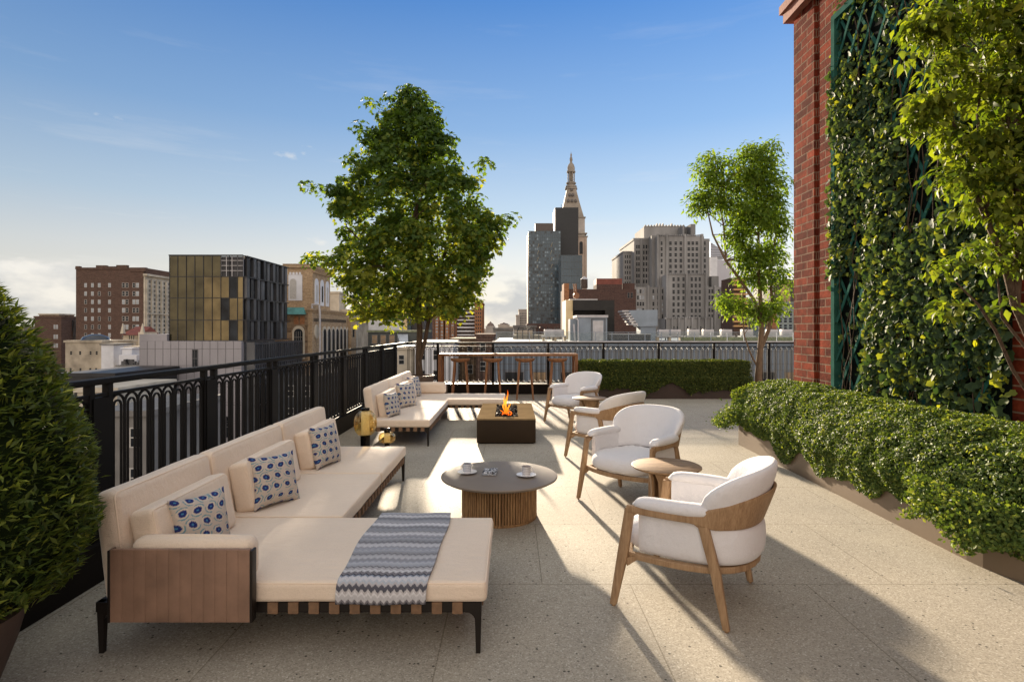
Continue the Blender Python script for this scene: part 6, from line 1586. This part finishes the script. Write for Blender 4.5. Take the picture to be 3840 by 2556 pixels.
def shed():
    D = 68; t = thing('rooftop_shed', 'blue grey metal rooftop shed with a pale door', 'shed', (PX(2220, D), D, zr)); og = t.location
    mb = MB(og); mb.box(PX(2168, D), PX(2277, D), D, D + 4, zr, PZ(1190, D)); mb.box(PX(2140, D), PX(2168, D), D + .6, D + 3, zr, PZ(1195, D)); mb.build('walls', blue_metal, t)
    mb = MB(og); mb.box(PX(2162, D), PX(2280, D), D - .15, D + 4.1, PZ(1190, D) + .005, PZ(1181, D)); mb.build('roof', unit_white, t)
    mb = MB(og); mb.box(PX(2223, D), PX(2262, D), D - .05, D - .005, zr, PZ(1202, D)); d = mb.build('door', unit_white, t)
    mb = MB(og); x0, x1, z = PX(2219, D), PX(2268, D), PZ(1197, D); mb.box(x0 - .06, x0 + .03, D - .09, D - .004, zr, z); mb.box(x1 - .03, x1 + .06, D - .09, D - .004, zr, z); mb.box(x0 - .06, x1 + .06, D - .09, D - .004, z + .002, z + .09); mb.build('door_frame', fin_grey, t)
    mb = MB(og); mb.tube([(PX(2166, D), D - .4, zr), (PX(2166, D), D - .4, PZ(1200, D)), (PX(2150, D), D - .4, PZ(1192, D))], .09, 6); mb.tube([(PX(2155, D), D - .3, zr), (PX(2150, D), D - .3, PZ(1215, D))], .12, 6); mb.build('pipes', unit_white, t)
shed()
D = 78; t = thing('plant_enclosure', 'black box shaped rooftop enclosure with a sunlit cream left face behind the shed', 'enclosure', (PX(2230, D), D, zr)); og = t.location
mb = MB(og); mb.box(PX(2150, D), PX(2304, D), D, D + 6, PZ(1163, D), PZ(1125, D)); mb.box(PX(2270, D), PX(2304, D), D, D + 6, zr, PZ(1163, D)); mb.box(PX(2150, D), PX(2270, D), D + 2, D + 6, zr, PZ(1163, D)); mb.build('box', M('black bitumen', (.012, .010, .008), .7, 0, .5, .8), t)
mb = MB(og); mb.box(PX(2123, D), PX(2149, D), D + .4, D + 6, zr, PZ(1124, D)); mb.build('cream_side', M('cream plaster', (.62, .48, .27), .8, 0, .2, .4), t)
mb = MB(og); mb.box(PX(2140, D), PX(2245, D), D + 1, D + 5, PZ(1124, D), PZ(1119, D)); mb.build('roof_slab', unit_white, t)
mb = MB(og); V = []; mb.lathe([(0, -.35), (.42, -.35), (.46, 0), (.42, .35), (0, .35)], (0, 0, 0), 20); V = mb.v[0]; mb.v[0] = np.stack([V[:, 0] + PX(2167, D), V[:, 2] + D + 2, V[:, 1] + PZ(1105, D)], 1)
for k_ in (0, 1): mb.tube([(PX(2162 + k_ * 5, D), D + 2, PZ(1100, D)), (PX(2157 + k_ * 8, D), D + 2, PZ(1060, D))], .12, 6)
mb.build('exhaust_fan', M('rusty steel', (.22, .10, .05), .6, .4), t)
D = 74; t = thing('roof_ventilator', 'pale blue hopper shaped air intake with slanting louvres on the neighbouring roof', 'ventilator', (PX(2400, D), D, zr)); og = t.location
mb = MB(og); A = [(2355, 1163), (2466, 1161), (2466, 1222), (2395, 1224)]; P_ = [[(PX(x, D), y_, PZ(y, D)) for x, y in A] for y_ in (D, D + 3)]; mb.rings(P_, smooth=False); mb.build('hopper', blue_metal, t)
mb = MB(og)
for i in range(6): q_ = i / 6; x0, y0 = 2333 + 40 * q_, 1163 + 58 * q_; mb.box(PX(x0, D), PX(x0 + 24, D), D - .1, D + 3, PZ(y0 + 6, D), PZ(y0, D))
mb.build('louvres', unit_white, t)
mb = MB(og); mb.box(PX(2404, D), PX(2462, D), D + .3, D + 2.7, zr, PZ(1224, D)); mb.build('base', MATS['blue grey painted metal'], t)
mb = MB(og); mb.tube([(PX(2480, D), D - 2, zr), (PX(2480, D), D - 2, PZ(1198, D))], .09, 6); mb.build('vent_pipe', fin_dark, t)
D = 70; t = thing('plant_enclosure', 'low dark screen box on the neighbouring roof right of the shed', 'enclosure', (PX(2360, D), D, zr)); og = t.location
mb = MB(og); mb.box(PX(2285, D), PX(2440, D), D, D + 1.5, zr, PZ(1254, D), bev=.03); mb.build('screen', fin_dark, t); mb = MB(og); mb.box(PX(2285, D) - .05, PX(2440, D) + .05, D - .05, D + 1.55, PZ(1254, D) + .004, PZ(1251, D)); mb.build('lid', unit_white, t)
# identical condenser units on legs
D = 68; first = None; gx = [2060, 2098, 2545, 2600, 2663, 2741, 2800, 2905, 2972, 2487]
names_ = ['pale condenser unit on the neighbouring roof, left of the shed door', 'pale condenser unit nearest the left side of the blue grey shed'] + ['pale rooftop condenser unit, %s' % s_ for s_ in ('below the right windows of the stepped tower', 'second from the stepped tower side', 'third along, beside the thin tree stem', 'seen through the stems of the airy tree', 'just right of the tree stems', 'second from the brick wall', 'nearest the brick wall', 'leftmost, beside the vent pipe')]
for i, gx_ in enumerate(gx):
    if first is None:
        t = thing('condenser_unit', names_[0], 'air conditioner', group='condenser units on the neighbouring roof'); mb = MB(); mb.box(-.62, .62, -.4, .4, .62, 1.35, bev=.03); mb.build('casing', unit_white, t)
        mb = MB(); mb.box(-.9, .9, -.5, .5, .46, .60); mb.build('platform', unit_white, t)
        for sx in (-.7, .7): mb = MB(); mb.box(sx - .14, sx + .14, -.35, .35, 0, .455); mb.build('leg', M('tan concrete block', (.42, .30, .17), .8), t)
        mb = MB(); mb.lathe([(.28, 0), (.28, .06), (0, .07)], (0, 0, 1.352), 16); mb.build('fan_grille', fin_dark, t); first = t
    else: t = copy_tree(first)
    t['label'] = names_[i]; t.location = (PX(gx_, D), D + (i % 3) * .8, zr)
# ductwork and cluttered plant left of the shed
D = 80; t = thing('roof_plant', 'low tangle of brown ducts and pipes at the left of the neighbouring roof', 'ductwork', (PX(2000, D), D, zr)); og = t.location
mb = MB(og); mb.box(PX(1925, D), PX(2110, D), D, D + 3, zr, PZ(1255, D)); mb.box(PX(1930, D), PX(2000, D), D + 3.1, D + 5, zr, PZ(1240, D)); mb.build('duct', M('tan duct', (.30, .24, .17), .7, 0, .4, .6), t)
mb = MB(og); rs = random.Random(5)
for i in range(9): x = PX(1940 + i * 20, D); mb.tube([(x, D - .3, zr), (x, D - .3, zr + rs.uniform(.5, 1.6)), (x + rs.uniform(-.6, .6), D - .3, zr + 1.7)], .07, 6)
mb.build('pipes', fin_dark, t)
D = 64; mb = MB(); mb.box(PX(2560, D), PX(3000, D), D, D + .9, zt + .005, PZ(1264, D), bev=.1); o = mb.build('roof_planting', leaf_hedge if False else M('sedum planting', (.14, .15, .05), .95, 0, .5, 2.5, .8, 12), None); tag(o, 'long strip of low green planting on the neighbouring roof', 'planting')
# towers at the right, partly behind the airy tree
D = 420; B = Building('glass_tower', 'pale glass tower with a slanted striped top just right of the stepped tower', 2700, D)
X0, X1 = PX(2664, D), PX(2742, D); mb = B.mb(); za, zb_ = PZ(908, D), PZ(962, D)
mb.add([(X0, D, zb_), (X1, D, zb_), (X1, D + 20, zb_), (X0, D + 20, zb_), (X0, D, za), (X0, D + 20, za)], [(0, 1, 4), (2, 3, 5), (1, 2, 5, 4), (0, 4, 5, 3), (0, 3, 2, 1)]); mb.build('slanted_top', M('pale striped glass', (.34, .36, .42), .3, .2), B.root)
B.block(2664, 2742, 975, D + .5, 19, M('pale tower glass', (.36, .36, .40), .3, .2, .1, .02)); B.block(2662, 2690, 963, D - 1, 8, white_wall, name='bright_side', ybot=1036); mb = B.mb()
for i in range(9): z = zb_ + (za - zb_) * i / 9; mb.box(X0, X0 + (X1 - X0) * (1 - i / 9), D - .12, D - .01, z, z + .35)
mb.build('stripes', fin_grey, B.root); B.finish()
D = 170; B = Building('scaffolded_tower', 'slim brown tower with bands of golden balconies behind the airy tree', 2770, D)
q = B.block(2751, 2797, 1040, D, 10, brown_brick); 
for i in range(11): mb = B.mb(); z = PZ(1225 - i * 17, D); mb.box(q[0] - .3, q[1] + .3, D - .9, D - .01, z, z + .45); mb.build('balcony', M('golden concrete', (.55, .32, .12), .7), B.root)
B.finish()
D = 240; B = Building('office_building', 'dark brown office tower next to the edge of the brick wall', 2930, D)
q = B.block(2902, 3060, 1048, D, 20, M('dark bronze facade', (.05, .04, .038), .5, .2, .3, .1)); mb = B.mb(); mb.box(PX(2926, D), PX(2962, D), D - .4, D - .01, GZ, PZ(1050, D)); mb.build('tan_bay', M('tan facade', (.34, .22, .13), .7, 0, .2, .1), B.root); B.finish()
D = 120; B = Building('office_building', 'grey green low building with blue framed windows beside the brick wall', 2935, D)
B.block(2896, 3080, 1140, D, 10, M('grey green facade', (.20, .22, .20), .7, 0, .2, .3), parapet=.5); B.block(2896, 2912, 1150, D - 1, 3, orange_brick, name='brick_pier'); B.front([2926, 2945, 2964, 2985], [1175, 1200, 1225], 14, 20, D, win_glass, M('blue frame', (.30, .38, .42), .5)); B.finish()
D = 300; B = Building('office_building', 'shaded grey building filling the gap behind the stems of the airy tree', 2820, D)
B.block(2690, 2905, 1120, D, 20, M('mid grey facade', (.12, .11, .11), .7, 0, .3, .1)); B.front([2700 + i * 14 for i in range(13)], [1135 + i * 16 for i in range(7)], 8, 10, D, win_glass, frame_mid, False); B.finish()
# filler skyline low on the horizon so the city never stops
rs = random.Random(11)
places = ['behind the big shrub', 'left of the tall brown block', 'behind the tall brown block', 'behind the bronze glass block', 'behind the white panelled tower', 'behind the arcade building', 'behind the maple crown', 'behind the orange tower', 'beyond the domes', 'behind the blue grey tower', 'behind the stepped tower', 'behind the airy tree']
xs_ = [40, 200, 420, 700, 1010, 1250, 1420, 1650, 1880, 2080, 2400, 2850]
for x, pl in zip(xs_, places):
    D = rs.uniform(600, 760); B = Building('distant_building', 'low hazy roofline on the horizon ' + pl, x, D); cur = x - 110
    while cur < x + 110: w_ = rs.uniform(25, 60); B.block(cur, cur + w_, rs.uniform(1222, 1233), D + rs.uniform(0, 30), 30, rs.choice([cream_wall, brown_brick, roof_grey, pale_stone])); cur += w_
    B.finish()
